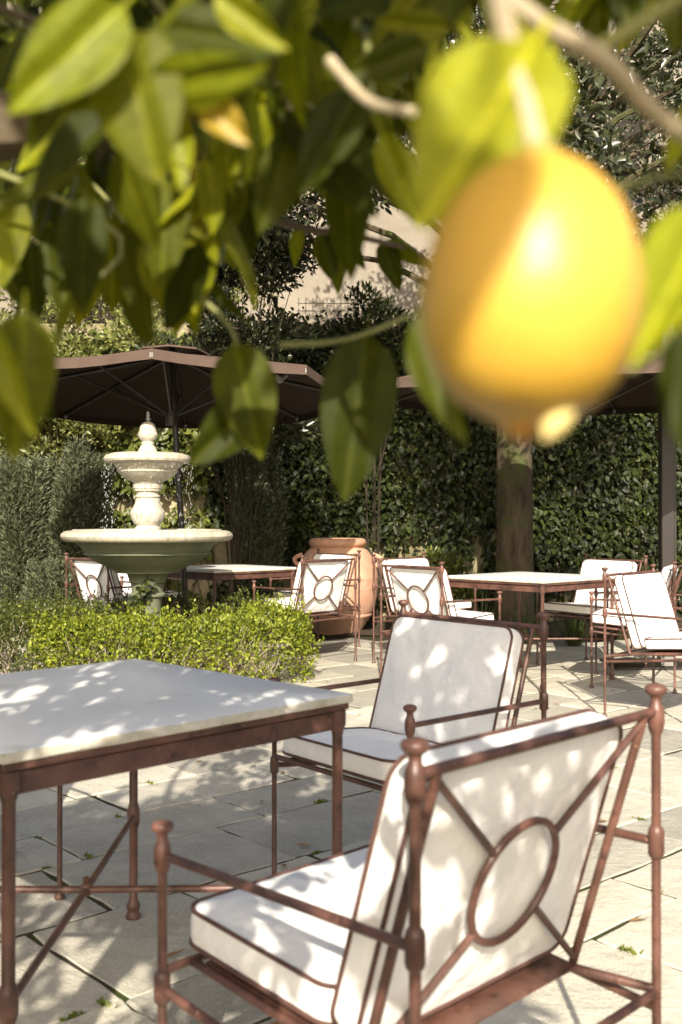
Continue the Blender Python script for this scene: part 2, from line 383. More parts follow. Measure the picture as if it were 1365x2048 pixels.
# ------------------------------------------------------------------ chairs
CW, CD = .3125, .55
def rr_outline(w, h, r, n=7):
    pts = []
    for cx, cy, a0 in ((w / 2 - r, h / 2 - r, 0), (-w / 2 + r, h / 2 - r, 90), (-w / 2 + r, -h / 2 + r, 180), (w / 2 - r, -h / 2 + r, 270)):
        for k in range(n):
            a = math.radians(a0 + 90 * k / (n - 1)); pts.append((cx + r * math.cos(a), cy + r * math.sin(a)))
    out = []
    for k in range(len(pts)):          # extra points along the straight edges
        a, b = pts[k], pts[(k + 1) % len(pts)]; d = math.dist(a, b); m_ = max(1, int(d / .03))
        out += [(a[0] + (b[0] - a[0]) * t / m_, a[1] + (b[1] - a[1]) * t / m_) for t in range(m_)]
    return out
def cushion(w, h, t, seed, bulge=.016, r=.045, M=None):
    o = rr_outline(w, h, r); n = len(o); g = G(); rings = []
    def wr(x, y, z, a):
        q = Vector((x * 9 + seed, y * 9, z * 12)); q2 = Vector((x * 26 + seed, y * 26, 2.0))
        return a * noise.noise(q) + a * .35 * noise.noise(q2)
    for side in (1, -1):
        lst = []
        for s in (.02, .2, .4, .58, .74, .86, .94, .985, 1.0):
            rg = []
            for k, (x, y) in enumerate(o):
                edge = 1 - max(0, (s - .55) / .45) ** 2.6
                pk = .0034 * math.sin(k * 2.4 + seed) * max(0, 1 - abs(s - .9) * 8) if s < 1 else 0
                z = side * (t / 2 + bulge * edge * (.55 + .45 * (1 - s * s)) + (wr(x * s, y * s, side, .010) + pk) * edge)
                rg.append((x * s, y * s, z))
            lst.append(rg)
        rings += lst if side == 1 else lst[::-1]
        if side == 1:
            for q in (.6, .2, -.2, -.6):
                rings.append([(x * (1 + .012 * (1 - q * q)), y * (1 + .012 * (1 - q * q)), q * t / 2 + .0025 * math.sin(k * 1.9 + seed + q * 3)) for k, (x, y) in enumerate(o)])
    v = [q for rg in rings for q in rg]; m_ = len(rings)
    f = [(k * n + j, (k + 1) * n + j, (k + 1) * n + (j + 1) % n, k * n + (j + 1) % n) for k in range(m_ - 1) for j in range(n)]
    f += [tuple(range(n)), tuple(range(m_ * n - 1, (m_ - 1) * n - 1, -1))]
    g.add(v, f)
    pp = G(); pf = [(x * 1.004, y * 1.004, t / 2 + .0008) for x, y in o]; pb = [(x * 1.004, y * 1.004, -t / 2 - .0008) for x, y in o]
    pp.loop(pf, .0042, 6); pp.loop(pb, .0042, 6)
    if M: g.xf(M); pp.xf(M)
    return g, pp
def post_prof(top, collars, bulky=True):
    p = [(.0, 0), (.0165, 0), (.0175, .005), (.0140, .012), (.0120, .020), (.0080, .032)]
    for c in collars:
        p += [(.0080, c - .030), (.0125, c - .025), (.0138, c - .020), (.0138, c + .016), (.0124, c + .022), (.0080, c + .027)]
    s = top
    p += [(.0080, s - .088), (.0125, s - .078), (.0145, s - .068), (.0145, s - .046), (.0125, s - .038), (.0098, s - .033), (.0088, s - .026)]
    fin = [(.0088, s - .0265), (.0098, s - .021), (.0150, s - .0175), (.0188, s - .0125), (.0192, s - .0075), (.0165, s - .003), (.010, s - .0005), (.0, s)]
    return p, fin
SL_T = Vector((0, .0, .832)); SL_B = Vector((0, .137, .385))
def chair_parts(seed):
    L_ = []         # (name, mesh, parent index)
    def add(name, g, mat, par=None, angle=40):
        L_.append((name, g.mesh(name, mat, True, angle), par)); return len(L_) - 1
    for x in (-CW, CW):
        p, fn = post_prof(.885, (.6175,)); i = add('rear_post', G().lathe(p, 14, (x, 0)), 'iron'); add('finial', G().lathe(fn, 14, (x, 0)), 'iron', i)
    for x in (-CW, CW):
        p, fn = post_prof(.668, (.395,)); i = add('front_post', G().lathe(p, 14, (x, CD)), 'iron'); add('finial', G().lathe(fn, 14, (x, CD)), 'iron', i)
    add('top_rail', G().tube([(-CW, 0, .838), (CW, 0, .838)], .0082), 'iron')
    for x in (-CW, CW): add('arm', G().tube([(x, 0, .617), (x, CD, .611)], .0078), 'iron')
    add('rear_rail', G().tube([(-CW, 0, .363), (CW, 0, .363)], .0078), 'iron')
    add('front_rail', G().tube([(-CW, CD, .420), (CW, CD, .420)], .0080), 'iron')
    for x in (-1, 1):
        add('side_rail', G().tube([(x * .25, CD, .418), (x * .25, .14, .383), (x * CW, 0, .366)], .0080), 'iron')
        add('lower_side_rail', G().tube([(x * CW, CD, .392), (x * CW, 0, .335)], .0080), 'iron')
    # flat seat plate
    g = G(); y0, y1 = .115, CD - .03; zz = lambda y: .372 + (y / CD) * .046 + .0095
    g.add([(-.245, y0, zz(y0)), (.245, y0, zz(y0)), (.245, y1, zz(y1)), (-.245, y1, zz(y1)), (-.245, y0, zz(y0) - .004), (.245, y0, zz(y0) - .004), (.245, y1, zz(y1) - .004), (-.245, y1, zz(y1) - .004)],
          [(0, 1, 2, 3), (7, 6, 5, 4), (0, 4, 5, 1), (1, 5, 6, 2), (2, 6, 7, 3), (3, 7, 4, 0)])
    add('seat_plate', g, 'iron')
    ax = (SL_B - SL_T); Ls = ax.length; ax = ax / Ls
    def S(u, v): return SL_T + Vector((u, 0, 0)) + ax * v
    hw = CW - .043
    for s in (-1, 1): add('back_upright', G().tube([S(s * hw, -.004), S(s * hw, Ls)], .0078), 'iron')
    cv = Ls * .5; R = .102
    ring = [S(R * math.cos(a), cv + R * math.sin(a)) for a in [2 * PI * k / 32 for k in range(32)]]
    add('back_ring', G().loop(ring, .0066, 8), 'iron')
    for su in (-1, 1):
        for sv in (0, 1):
            a = S(su * (hw - .004), .01 if sv == 0 else Ls - .012); c = S(0, cv); e = c + (a - c).normalized() * (R + .001)
            add('cross_bar', G().tube([a, e], .0062, 8), 'iron')
    # cushions
    ang = math.atan2(-ax.y, -ax.z)                       # lean of the back
    up = -ax; nf = Vector((0, -up.z * -1, 0)); nf = Vector((1, 0, 0)).cross(up) * -1
    if nf.y < 0: nf = -nf
    bc = Vector((0, .137, .392)) + up * .228 + nf * (.0082 + .043)
    M = Matrix(((1, 0, 0, bc.x), (0, up.y, nf.y, bc.y), (0, up.z, nf.z, bc.z), (0, 0, 0, 1)))
    g, pp = cushion(.53, .432, .050, seed, .013, .04, M)
    i = add('back_cushion', g, 'canvas', None, 50); add('piping', pp, 'piping', i)
    tl = math.atan2(.046, CD); sc_ = Vector((0, .392, .372 + .392 / CD * .046 + .0105 + .047))
    M = Matrix.Translation(sc_) @ Matrix.Rotation(tl, 4, 'X')
    g, pp = cushion(.505, .365, .056, seed + 5, .012, .04, M)
    i = add('seat_cushion', g, 'canvas', None, 50); add('piping', pp, 'piping', i)
    return L_
CHAIRS = [chair_parts(1.3), chair_parts(8.1)]
def chair(x, y, th, label, var=0, group='iron armchairs around the marble tables'):
    t = thing('armchair', label, 'chair', (x, y, 0), th - PI / 2, group)
    made = []
    for name, me, par in CHAIRS[var]:
        made.append(link(name, me, t if par is None else made[par]))
    return t
K = .95
chair(.332 * K, 1.640 * K, 2.357, 'iron armchair with white cushions seen from behind, drawn up to the large near table')
chair(.436 * K, 3.571 * K, 3.825, 'iron armchair facing the near table, leaf shadows on its white back cushion', 1)
chair(-1.475, 3.385, -PI / 4, 'iron armchair mostly hidden behind the near table, only a thin front leg showing')
chair(-.097 * K, 8.808 * K, 2.40, 'iron armchair with ring back standing beside the box hedge, in front of the terracotta jar', 1)
chair(.501 * K, 7.534 * K, .66, 'iron armchair with ring back turned towards the far table by the tree trunk')
chair(1.843 * K, 6.66 * K, -.74, 'sunlit iron armchair turned away from the far table, arm shadow across its white back')
chair(-.028 * K, 10.264 * K, 3.80, 'iron armchair right in front of the terracotta jar, partly covered by another chair', 1)
chair(.512 * K, 9.149 * K, -.785, 'iron armchair between the terracotta jar and the far table, behind a ring back chair')
chair(2.318 * K, 8.834 * K, 3.72, 'iron armchair with shaded cream cushions behind the far table by the ivy', 1)
chair(2.485 * K, 7.657 * K, 2.72, 'iron armchair beside the parasol post, its arm ends pointing at the far table')
chair(-2.192 * K, 9.0 * K, .80, 'iron armchair with ring back in shade, standing behind the fountain bowl', 1)
chair(-2.05, 9.75, -.70, 'iron armchair almost hidden behind the fountain pedestal, white seat showing beside it')

# ------------------------------------------------------------------ tables
TS, TH_ = .445, .753
def table_parts():
    L_ = []
    def add(name, g, mat, par=None, angle=40): L_.append((name, g.mesh(name, mat, True, angle), par)); return len(L_) - 1
    g = G(); nn = 14; zt = TH_; z0 = TH_ - .021
    per = []
    for k in range(4):
        a = [(-1, -1), (1, -1), (1, 1), (-1, 1)][k]; b = [(1, -1), (1, 1), (-1, 1), (-1, -1)][k]
        for j in range(nn):
            t = j / nn; q = (a[0] + (b[0] - a[0]) * t, a[1] + (b[1] - a[1]) * t)
            per.append((q[0] * TS + .0012 * math.sin(k * 5 + j * 3.1), q[1] * TS + .0012 * math.cos(k * 3 + j * 2.3)))
    m_ = len(per)
    rings = [(.994, z0), (1.0, z0 + .003), (1.0, zt - .006), (.996, zt - .0015), (.990, zt), (.5, zt), (.02, zt)]
    v = [(x * s, y * s, z) for s, z in rings for x, y in per]
    f = [(k * m_ + j, k * m_ + (j + 1) % m_, (k + 1) * m_ + (j + 1) % m_, (k + 1) * m_ + j) for k in range(len(rings) - 1) for j in range(m_)]
    f += [tuple(range((len(rings) - 1) * m_, len(rings) * m_)), tuple(range(m_ - 1, -1, -1))]
    g.add(v, f); me = g.mesh('table_top', 'marble', True, 30); me.materials.append(MAT['marble_edge'])
    for p_ in me.polygons:
        if p_.index < 3 * m_: p_.material_index = 1
    L_.append(('table_top', me, None))
    a = TS - .006
    for k in range(4):
        R_ = Matrix.Rotation(k * PI / 2, 4, 'Z')
        g = G().box(-a, a - .02, -a, -a + .018, z0 - .016, z0 - .001, .002).xf(R_); add('frame_edge', g, 'iron', None, 30)
        g = G().box(-a + .03, a - .03, -a + .012, -a + .024, z0 - .062, z0 - .018, .003).xf(R_); add('apron', g, 'iron', None, 30)
    b = TS - .026
    for sx, sy in ((-1, -1), (1, -1), (1, 1), (-1, 1)):
        g = G().lathe([(.0, 0), (.022, 0), (.024, .006), (.019, .014), (.016, .02), (.020, .032), (.020, .04), (.0125, .055), (.0125, .262), (.0165, .272), (.0185, .28), (.0185, .312), (.0165, .322),
                       (.0125, .335), (.0125, .655), (.014, .662), (.017, .672), (.0205, .682), (.0205, z0 - .017), (.0, z0 - .017)], 16, (sx * b, sy * b))
        add('leg', g, 'iron')
    for sx, sy in ((-1, -1), (1, -1), (1, 1), (-1, 1)):
        add('stretcher', G().tube([(sx * b, sy * b, .296), (sx * .004, sy * .004, .292)], .0085), 'iron')
    add('stretcher_knob', G().lathe([(.0, .278), (.012, .280), (.0135, .284), (.0135, .302), (.011, .306), (.006, .310), (.0085, .314), (.0085, .319), (.004, .323), (.0, .324)], 14), 'iron')
    return L_
TP = table_parts()
def table(x, y, rz, label):
    t = thing('table', label, 'table', (x, y, 0), rz, 'square marble topped iron tables'); made = []
    for name, me, par in TP: made.append(link(name, me, t if par is None else made[par]))
    return t
table(-.635 * K + .002, 2.596 * K, .795, 'large near square table with grey marble top speckled with leaf shadows')
table(1.454 * K, 8.029 * K, .745, 'far square table with bright sunlit marble top in front of the tree trunk')
table(-1.068 * K, 9.494 * K, .775, 'far square marble table between the fountain and the terracotta jar')

# ------------------------------------------------------------------ fountain
FX, FYD = -1.426, 7.7
def dens(prof, step=.012):
    out = []
    for a, b in zip(prof, prof[1:]):
        n = max(1, int(math.dist(a, b) / step)); out += [(a[0] + (b[0] - a[0]) * k / n, a[1] + (b[1] - a[1]) * k / n) for k in range(n)]
    return out + [prof[-1]]
ft = thing('fountain', 'tiered pale stone fountain with two bowls, ball top and dripping water inside the box hedge', 'fountain', (FX, FYD, 0))
part('pedestal', G().lathe([(.0, 0), (.24, 0), (.24, .09), (.215, .11), (.16, .14), (.125, .22), (.105, .34), (.1, .46), (.102, .56), (.112, .59), (.131, .60), (.133, .615), (.118, .628), (.118, .69), (.132, .70), (.135, .712),
     (.14, .735), (.155, .775), (.0, .776)], 40), 'fountain_moss', ft)
lb = [(.0, .772), (.233, .774), (.236, .786), (.252, .79), (.262, .80), (.30, .82), (.38, .856), (.435, .895), (.455, .908), (.466, .912), (.468, .921), (.456, .926), (.475, .955), (.515, .990), (.522, 1.000), (.52, 1.004)]
part('lower_bowl', G().lathe(lb, 56), 'fountain_moss', ft, True, 30)
rm = [(.515, 1.0035), (.585, 1.0035), (.604, 1.010), (.620, 1.025), (.626, 1.042), (.620, 1.060), (.600, 1.076), (.575, 1.082), (.545, 1.083), (.54, 1.091), (.525, 1.091), (.515, 1.07), (.48, 1.02), (.3, .96), (.0, .955)]
part('lower_rim', G().lathe(rm, 56), 'fountain_bowl', ft, True, 35)
cl = [(.0, .957), (.10, .957), (.098, 1.10), (.088, 1.108), (.082, 1.118), (.092, 1.13), (.112, 1.155), (.124, 1.19), (.127, 1.212), (.124, 1.225), (.108, 1.25), (.095, 1.28), (.087, 1.315), (.083, 1.323), (.092, 1.328), (.093, 1.338), (.084, 1.344),
      (.080, 1.352), (.082, 1.366), (.100, 1.374), (.102, 1.386), (.108, 1.392), (.110, 1.425), (.0, 1.43)]
part('column', G().lathe(cl, 40), 'fountain_stone', ft, True, 35)
ub = [(.0, 1.4285), (.105, 1.4285), (.112, 1.442), (.13, 1.449), (.172, 1.474), (.20, 1.495), (.214, 1.510), (.220, 1.514), (.220, 1.523), (.212, 1.526), (.225, 1.545), (.25, 1.567), (.254, 1.578), (.295, 1.579), (.312, 1.588), (.320, 1.604), (.317, 1.622),
      (.300, 1.637), (.275, 1.643), (.265, 1.649), (.255, 1.649), (.245, 1.63), (.12, 1.60), (.0, 1.598)]
part('upper_bowl', G().lathe(ub, 48), 'fountain_stone', ft, True, 35)
fn = [(.0, 1.6), (.083, 1.6), (.080, 1.655), (.072, 1.66), (.064, 1.685), (.056, 1.70), (.045, 1.712), (.050, 1.718), (.051, 1.728), (.042, 1.733), (.040, 1.738), (.056, 1.752), (.070, 1.772), (.074, 1.79), (.071, 1.802), (.066, 1.806), (.063, 1.812),
      (.062, 1.828), (.055, 1.853), (.042, 1.872), (.022, 1.884), (.0, 1.887)]
part('ball_finial', G().lathe(fn, 32), 'fountain_stone', ft, True, 40)
part('water_surface', G().lathe([(.0, 1.048), (.502, 1.048), (.502, 1.0485), (.0, 1.0487)], 48), 'water', ft)
part('upper_water_surface', G().lathe([(.0, 1.640), (.252, 1.640), (.252, 1.6405), (.0, 1.6407)], 40), 'water', ft)
# bubbling jet and falling drops
g = G(); rj = random.Random(3)
for k in range(26):
    z = 1.885 + .075 * rj.random(); a = rj.random() * 2 * PI; rr = .004 + .014 * rj.random() * (1.96 - z) / .075
    s = rj.uniform(.004, .008)
    g.lathe([(0, z - s), (s * .8, z - s * .5), (s, z), (s * .8, z + s * .5), (0, z + s * 1.3)], 7, (rr * math.cos(a), rr * math.sin(a)))
o = part('water_jet', g, 'water_drop', ft); 
g = G()
for k in range(380):
    a = rj.random() * 2 * PI; ph = rj.random(); z = 1.575 - ph ** 1.25 * .50; rr = .308 + .02 * rj.random() + .05 * ph * (rj.random() - .35)
    s = rj.uniform(.0014, .0029); st = rj.uniform(1.6, 4.2)
    g.lathe([(0, z - s * st), (s * .8, z - s * .6), (s, z), (s * .6, z + s * st * .7), (0, z + s * st * 1.2)], 5, (rr * math.cos(a), rr * math.sin(a)))
for k in range(140):        # drips clinging under the upper rim
    a = rj.random() * 2 * PI; z = 1.578 - .06 * rj.random(); rr = .24 + .06 * rj.random(); s = rj.uniform(.0012, .0026)
    g.lathe([(0, z - s * 3), (s * .9, z - s), (s, z), (0, z + s * 3)], 5, (rr * math.cos(a), rr * math.sin(a)))
o = part('falling_water', g, 'water_drop', ft); o['kind'] = 'stuff'

# ------------------------------------------------------------------ terracotta jar
jar = thing('terracotta_jar', 'big round bellied terracotta jar with two loop handles against the ivy wall', 'jar', (-.035, 10.75, 0))
pj = [(.0, 0), (.238, 0), (.245, .02), (.30, .11), (.338, .165), (.352, .178), (.356, .196), (.352, .205), (.372, .24), (.402, .35), (.414, .455), (.417, .468), (.414, .48), (.417, .56), (.419, .574), (.414, .588), (.408, .64), (.388, .71), (.352, .79), (.31, .845), (.276, .868), (.262, .878),
      (.270, .888), (.288, .90), (.296, .925), (.290, .95), (.272, .966), (.25, .970), (.232, .96), (.235, .90), (.28, .84), (.36, .70), (.38, .5), (.3, .2), (.0, .1)]
part('body', G().lathe(dens(pj, .04), 56), 'terracotta', jar, True, 50)
for s in (-1, 1):
    hp = [(s * (.36 + .085 * math.sin(t * PI)), 0, .80 - .14 * t + .02 * math.sin(t * PI)) for t in [k / 10 for k in range(11)]]
    part('handle', G().tube(hp, [.026 - .004 * math.sin(k / 10 * PI) for k in range(11)], 12), 'terracotta', jar)
part('soil_fill', G().lathe([(0, .845), (.266, .845), (.266, .85), (0, .86)], 24), 'soil', jar)

# ------------------------------------------------------------------ parasols
def parasol(name, label, X, Y, R, ze, zap, tilt, yaw, mast, n=8):
    t = thing(name, label, 'parasol', (X, Y, 0), 0, 'brown garden parasols')
    M = Matrix.Translation((0, 0, ze)) @ Matrix.Rotation(tilt, 4, 'X') @ Matrix.Rotation(yaw, 4, 'Z')
    def V(k, s, z): a = 2 * PI * k / n - PI / 2; return M @ Vector((R * s * math.cos(a), R * s * math.sin(a), z))
    rise = zap - ze
    for k in range(n):                       # one cloth panel per side, sagging between the ribs
        g = G(); v = []; rows = 7; cols = 7
        for i in range(rows):
            s = .13 + .87 * i / (rows - 1)
            for j in range(cols):
                q = j / (cols - 1); p_ = V(k, s, rise * (1 - s)).lerp(V(k + 1, s, rise * (1 - s)), q)
                p_ += M.to_3x3() @ Vector((0, 0, -.022 * s * math.sin(q * PI))); v.append(p_)
        f = [(i * cols + j, i * cols + j + 1, (i + 1) * cols + j + 1, (i + 1) * cols + j) for i in range(rows - 1) for j in range(cols - 1)]
        # turned down hem
        b = len(v)
        for j in range(cols): v.append(v[(rows - 1) * cols + j] + Vector((0, 0, -.07 - .002 * math.sin(j * 2.1 + k))))
        f += [((rows - 1) * cols + j, (rows - 1) * cols + j + 1, b + j + 1, b + j) for j in range(cols - 1)]
        g.add(v, f); part('canopy_panel', g, 'parasol_cloth', t, True, 35)
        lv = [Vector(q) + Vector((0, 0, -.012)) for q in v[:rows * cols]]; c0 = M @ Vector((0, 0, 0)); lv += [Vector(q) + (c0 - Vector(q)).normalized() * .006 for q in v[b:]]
        part('underside_shade_panel', G().add(lv, f), 'parasol_underside_shade', t, True, 35)  # added sheet beneath the cloth, painting the underside's shade
    g = G(); v = [V(k, .2, rise * .83 + .05) for k in range(n)] + [M @ Vector((0, 0, rise + .06))]
    v += [V(k, .2, rise * .83 + .035) for k in range(n)]
    g.add(v, [(k, (k + 1) % n, n) for k in range(n)] + [(k, n + 1 + k, n + 1 + (k + 1) % n, (k + 1) % n) for k in range(n)]); part('vent_cap', g, 'parasol_cloth', t, True, 20)
    hub = M @ Vector((0, 0, -.22)); top = M @ Vector((0, 0, rise - .03))
    for k in range(n):
        part('rib', G().tube([top, V(k, .985, -.028)], .013, 8), 'parasol_metal', t)
        part('strut', G().tube([hub, V(k, .52, rise * .48 - .03)], .008, 8), 'parasol_metal', t)
        part('rib_clip', G().box(-.012, .012, -.012, .012, -.03, .008, .003).xf(Matrix.Translation(V(k, .99, -.03))), 'parasol_clip', t)
    part('hub', G().tube([hub - Vector((0, 0, .06)), hub + Vector((0, 0, .05))], .05, 16), 'parasol_metal', t)
    if mast == 'centre':
        part('pole', G().tube([(.14, .02, .04), (.03, 0, ze - .3), top + Vector((0, 0, .07))], .024, 14), 'parasol_metal', t)
        part('base', G().box(-.2, .48, -.34, .34, 0, .05, .01), 'parasol_metal', t)
    else:
        mx, my = mast
        g = G().box(mx - .05, mx + .05, my - .05, my + .05, 0, zap + .25, .006); part('mast', g, 'parasol_metal', t)
        part('guide_rail', G().box(mx + .055, mx + .075, my - .02, my + .02, .12, zap + .1, .003), 'parasol_metal', t)
        part('arm', G().tube([(mx, my, zap + .1), top + Vector((0, 0, .05))], .03, 12), 'parasol_metal', t)
        part('base', G().box(mx - .42, mx + .3, my - .1, my + .42, 0, .025, .006), 'parasol_metal', t)
        part('mast_foot', G().box(mx - .058, mx + .058, my - .06, my + .06, .025, .10, .004), 'parasol_clip', t)
    lamp_k = 1
    for kk in ((1,) if mast == 'centre' else (7, 0)):
        P_ = V(kk, .86, rise * .13 - .05)
        l = part('clip_lamp', G().tube([P_, P_ + Vector((0, 0, -.03))], .02, 10).tube([P_ + Vector((.0, 0, -.035)), P_ + Vector((-.05, -.05, -.075))], [.022, .034], 12), 'parasol_clip', t)
    return t
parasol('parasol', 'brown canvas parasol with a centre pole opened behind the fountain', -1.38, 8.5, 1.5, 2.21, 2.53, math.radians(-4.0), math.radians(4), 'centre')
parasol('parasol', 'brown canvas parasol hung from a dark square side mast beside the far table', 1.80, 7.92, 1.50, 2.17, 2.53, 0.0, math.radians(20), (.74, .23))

# ------------------------------------------------------------------ hedges
def hedge(name, label, path, hw, h, n, mat, size, seed, group=None, twigs=30, core=True):
    """a clipped low hedge along a path: leafy shell round a twiggy core"""
    rng = np.random.default_rng(seed); t = thing(name, label, 'hedge', (path[0][0], path[0][1], 0), 0, group)
    P = np.array(path, float); q0 = np.linspace(0, len(P) - 1, 40); P = np.stack([np.interp(q0, range(len(P)), P[:, 0]), np.interp(q0, range(len(P)), P[:, 1])], 1)
    for _ in range(30): P[1:-1] = (P[:-2] + 2 * P[1:-1] + P[2:]) / 4
    seg = np.linalg.norm(np.diff(P, axis=0), axis=1); cs = np.concatenate([[0], np.cumsum(seg)]); Lt = cs[-1]
    u = rng.random(n) * (Lt + 2 * hw) - hw
    uc = np.clip(u, 0, Lt); k = np.clip(np.searchsorted(cs, uc, 'right') - 1, 0, len(seg) - 1)
    tt = (uc - cs[k]) / seg[k]; C = P[k] + (P[k + 1] - P[k]) * tt[:, None]; D = unit(P[np.minimum(k + 3, len(P) - 1)] - P[np.maximum(k - 2, 0)]); Nn = np.stack([-D[:, 1], D[:, 0]], 1)
    end = (u - uc) / hw
    a = rng.random(n) * PI                     # round the cross-section
    se = lambda x, e: np.sign(x) * np.abs(x) ** e
    lat = se(np.cos(a), .55) * np.sqrt(np.maximum(0, 1 - np.abs(end) ** 2.2)); zz = .04 + (h - .04) * se(np.sin(a), .42)
    sidek = rng.random(n) < .45
    zz = np.where(sidek & (np.abs(lat) > .55), rng.random(n) * h * .95, zz)
    X = C[:, 0] + D[:, 0] * end * hw + Nn[:, 0] * lat * hw; Y = C[:, 1] + D[:, 1] * end * hw + Nn[:, 1] * lat * hw
    pos = np.stack([X, Y, zz], 1)
    nz = fnoise(pos, 2.6, seed) * .15 + fnoise(pos, 9, seed) * .12
    cen = np.stack([C[:, 0], C[:, 1], np.full(n, h * .45)], 1)
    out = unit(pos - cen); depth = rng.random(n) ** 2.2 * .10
    pos = pos + out * (nz * .6 - depth + .01)[:, None]; pos[:, 2] = np.maximum(pos[:, 2], .015)
    spr = rng.random(n) < .12; pos[spr] += (out[spr] * .5 + np.array([0, 0, .6])) * (rng.random(spr.sum()) ** 2 * .10)[:, None]
    sp = rng.choice(n, 420); sp = np.repeat(sp, 13); h_ = np.tile(np.linspace(0, 1, 13), 420) ; who = rng.choice(n, len(sp), replace=False)
    dirs = np.repeat(unit(out[sp[::13]] * .6 + rdir(420, rng) * .45 + np.array([0, 0, .9])), 13, 0); pos[who] = pos[sp] + dirs * (h_ * np.repeat(rng.uniform(.03, .09, 420), 13))[:, None] + rng.normal(size=(len(sp), 3)) * .006
    ax = unit(out * .8 + rdir(n, rng) * .9 + np.array([0, 0, .35])); nr = unit(out * .7 + rdir(n, rng) * .8 + np.array([0, -.1, .5]))
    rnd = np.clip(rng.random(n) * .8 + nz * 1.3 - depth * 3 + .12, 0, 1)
    loc = np.array([path[0][0], path[0][1], 0])
    ln = size * rng.uniform(.55, 1.35, n)
    o = link('foliage', leaf_mesh('hedge_foliage', mat, pos - loc, ax, nr, ln, ln * .62, T_OVAL, rnd, rng), t); o['kind'] = 'stuff'
    # dark woody core
    g = G(); rr = random.Random(seed)
    for q in range(twigs):
        s = rr.random() * Lt; kk = min(len(seg) - 1, int(np.searchsorted(cs, s, 'right') - 1)); c = P[kk] + (P[kk + 1] - P[kk]) * ((s - cs[kk]) / seg[kk])
        b = Vector((c[0] - loc[0] + rr.uniform(-.4, .4) * hw, c[1] - loc[1] + rr.uniform(-.4, .4) * hw, 0))
        for w in range(3):
            e = b + Vector((rr.uniform(-.9, .9) * hw, rr.uniform(-.95, .9) * hw, h * rr.uniform(.55, .95))); mid = b.lerp(e, .5) + Vector((rr.uniform(-.05, .05), rr.uniform(-.05, .05), .02))
            g.tube([b, mid, e], [.006, .0045, .002], 5, False)
    o = part('twigs', g, 'hedge_twig', t); o['kind'] = 'stuff'
    return t
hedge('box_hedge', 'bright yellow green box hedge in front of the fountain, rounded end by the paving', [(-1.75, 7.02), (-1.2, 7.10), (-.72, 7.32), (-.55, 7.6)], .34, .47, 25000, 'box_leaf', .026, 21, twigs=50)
hedge('box_hedge', 'shaded green box hedge left of the bright hedge, below the yews', [(-3.0, 7.35), (-2.45, 7.3), (-2.0, 7.25)], .36, .52, 15000, 'box_leaf_shaded', .024, 22)  # its shade comes from the darker leaf colour
hedge('box_hedge', 'low dark box hedge behind the fountain pedestal', [(-2.9, 8.22), (-2.2, 8.15), (-1.4, 8.25), (-.78, 8.2)], .18, .51, 13000, 'box_leaf_shaded', .024, 23)
hg = G(); rr = random.Random(5)          # bare pale twigs showing in the hedge's front
bt = thing('bare_twigs', 'pale bare dead twigs showing through the front of the bright box hedge', 'twigs', (-.55, 7.24, 0))
for k in range(24):
    b = Vector((rr.uniform(-.10, .08), rr.uniform(-.05, .04), rr.uniform(0, .12))); e = b + Vector((rr.uniform(-.12, .12), rr.uniform(-.08, .0), rr.uniform(.1, .28)))
    m1 = b.lerp(e, .5) + Vector((rr.uniform(-.03, .03), -.01, .01)); hg.tube([b, m1, e], [.0032, .0026, .0012], 5, False)
    for w in range(2): q = m1 + Vector((rr.uniform(-.05, .05), rr.uniform(-.04, .01), rr.uniform(.02, .08))); hg.tube([m1, q], [.002, .0009], 4, False)
o = part('dead_twig_tangle', hg, 'hedge_twig', bt); o['kind'] = 'stuff'

# ivy strand climbing the fountain pedestal
iv = thing('ivy_strand', 'short ivy strand climbing the fountain pedestal', 'ivy', (FX, FYD, 0))
rng = np.random.default_rng(44); t_ = np.linspace(0, 1, 46)
pp_ = np.stack([-.10 + .12 * t_ + .02 * np.sin(t_ * 9), -.155 - .01 * np.cos(t_ * 7), .42 + .30 * t_], 1)
part('stem', G().tube([Vector(q) for q in pp_], .003, 5), 'twig', iv)
q_ = np.repeat(pp_, 3, 0) + rng.normal(size=(138, 3)) * .018
o = link('foliage', leaf_mesh('ivy_strand_foliage', 'ivy_leaf', q_, unit(rdir(138, rng) + np.array([0, -.2, -.6])), unit(rdir(138, rng) * .5 + np.array([0, -1, .4])), .045, .042, T_OVAL, None, rng), iv); o['kind'] = 'stuff'

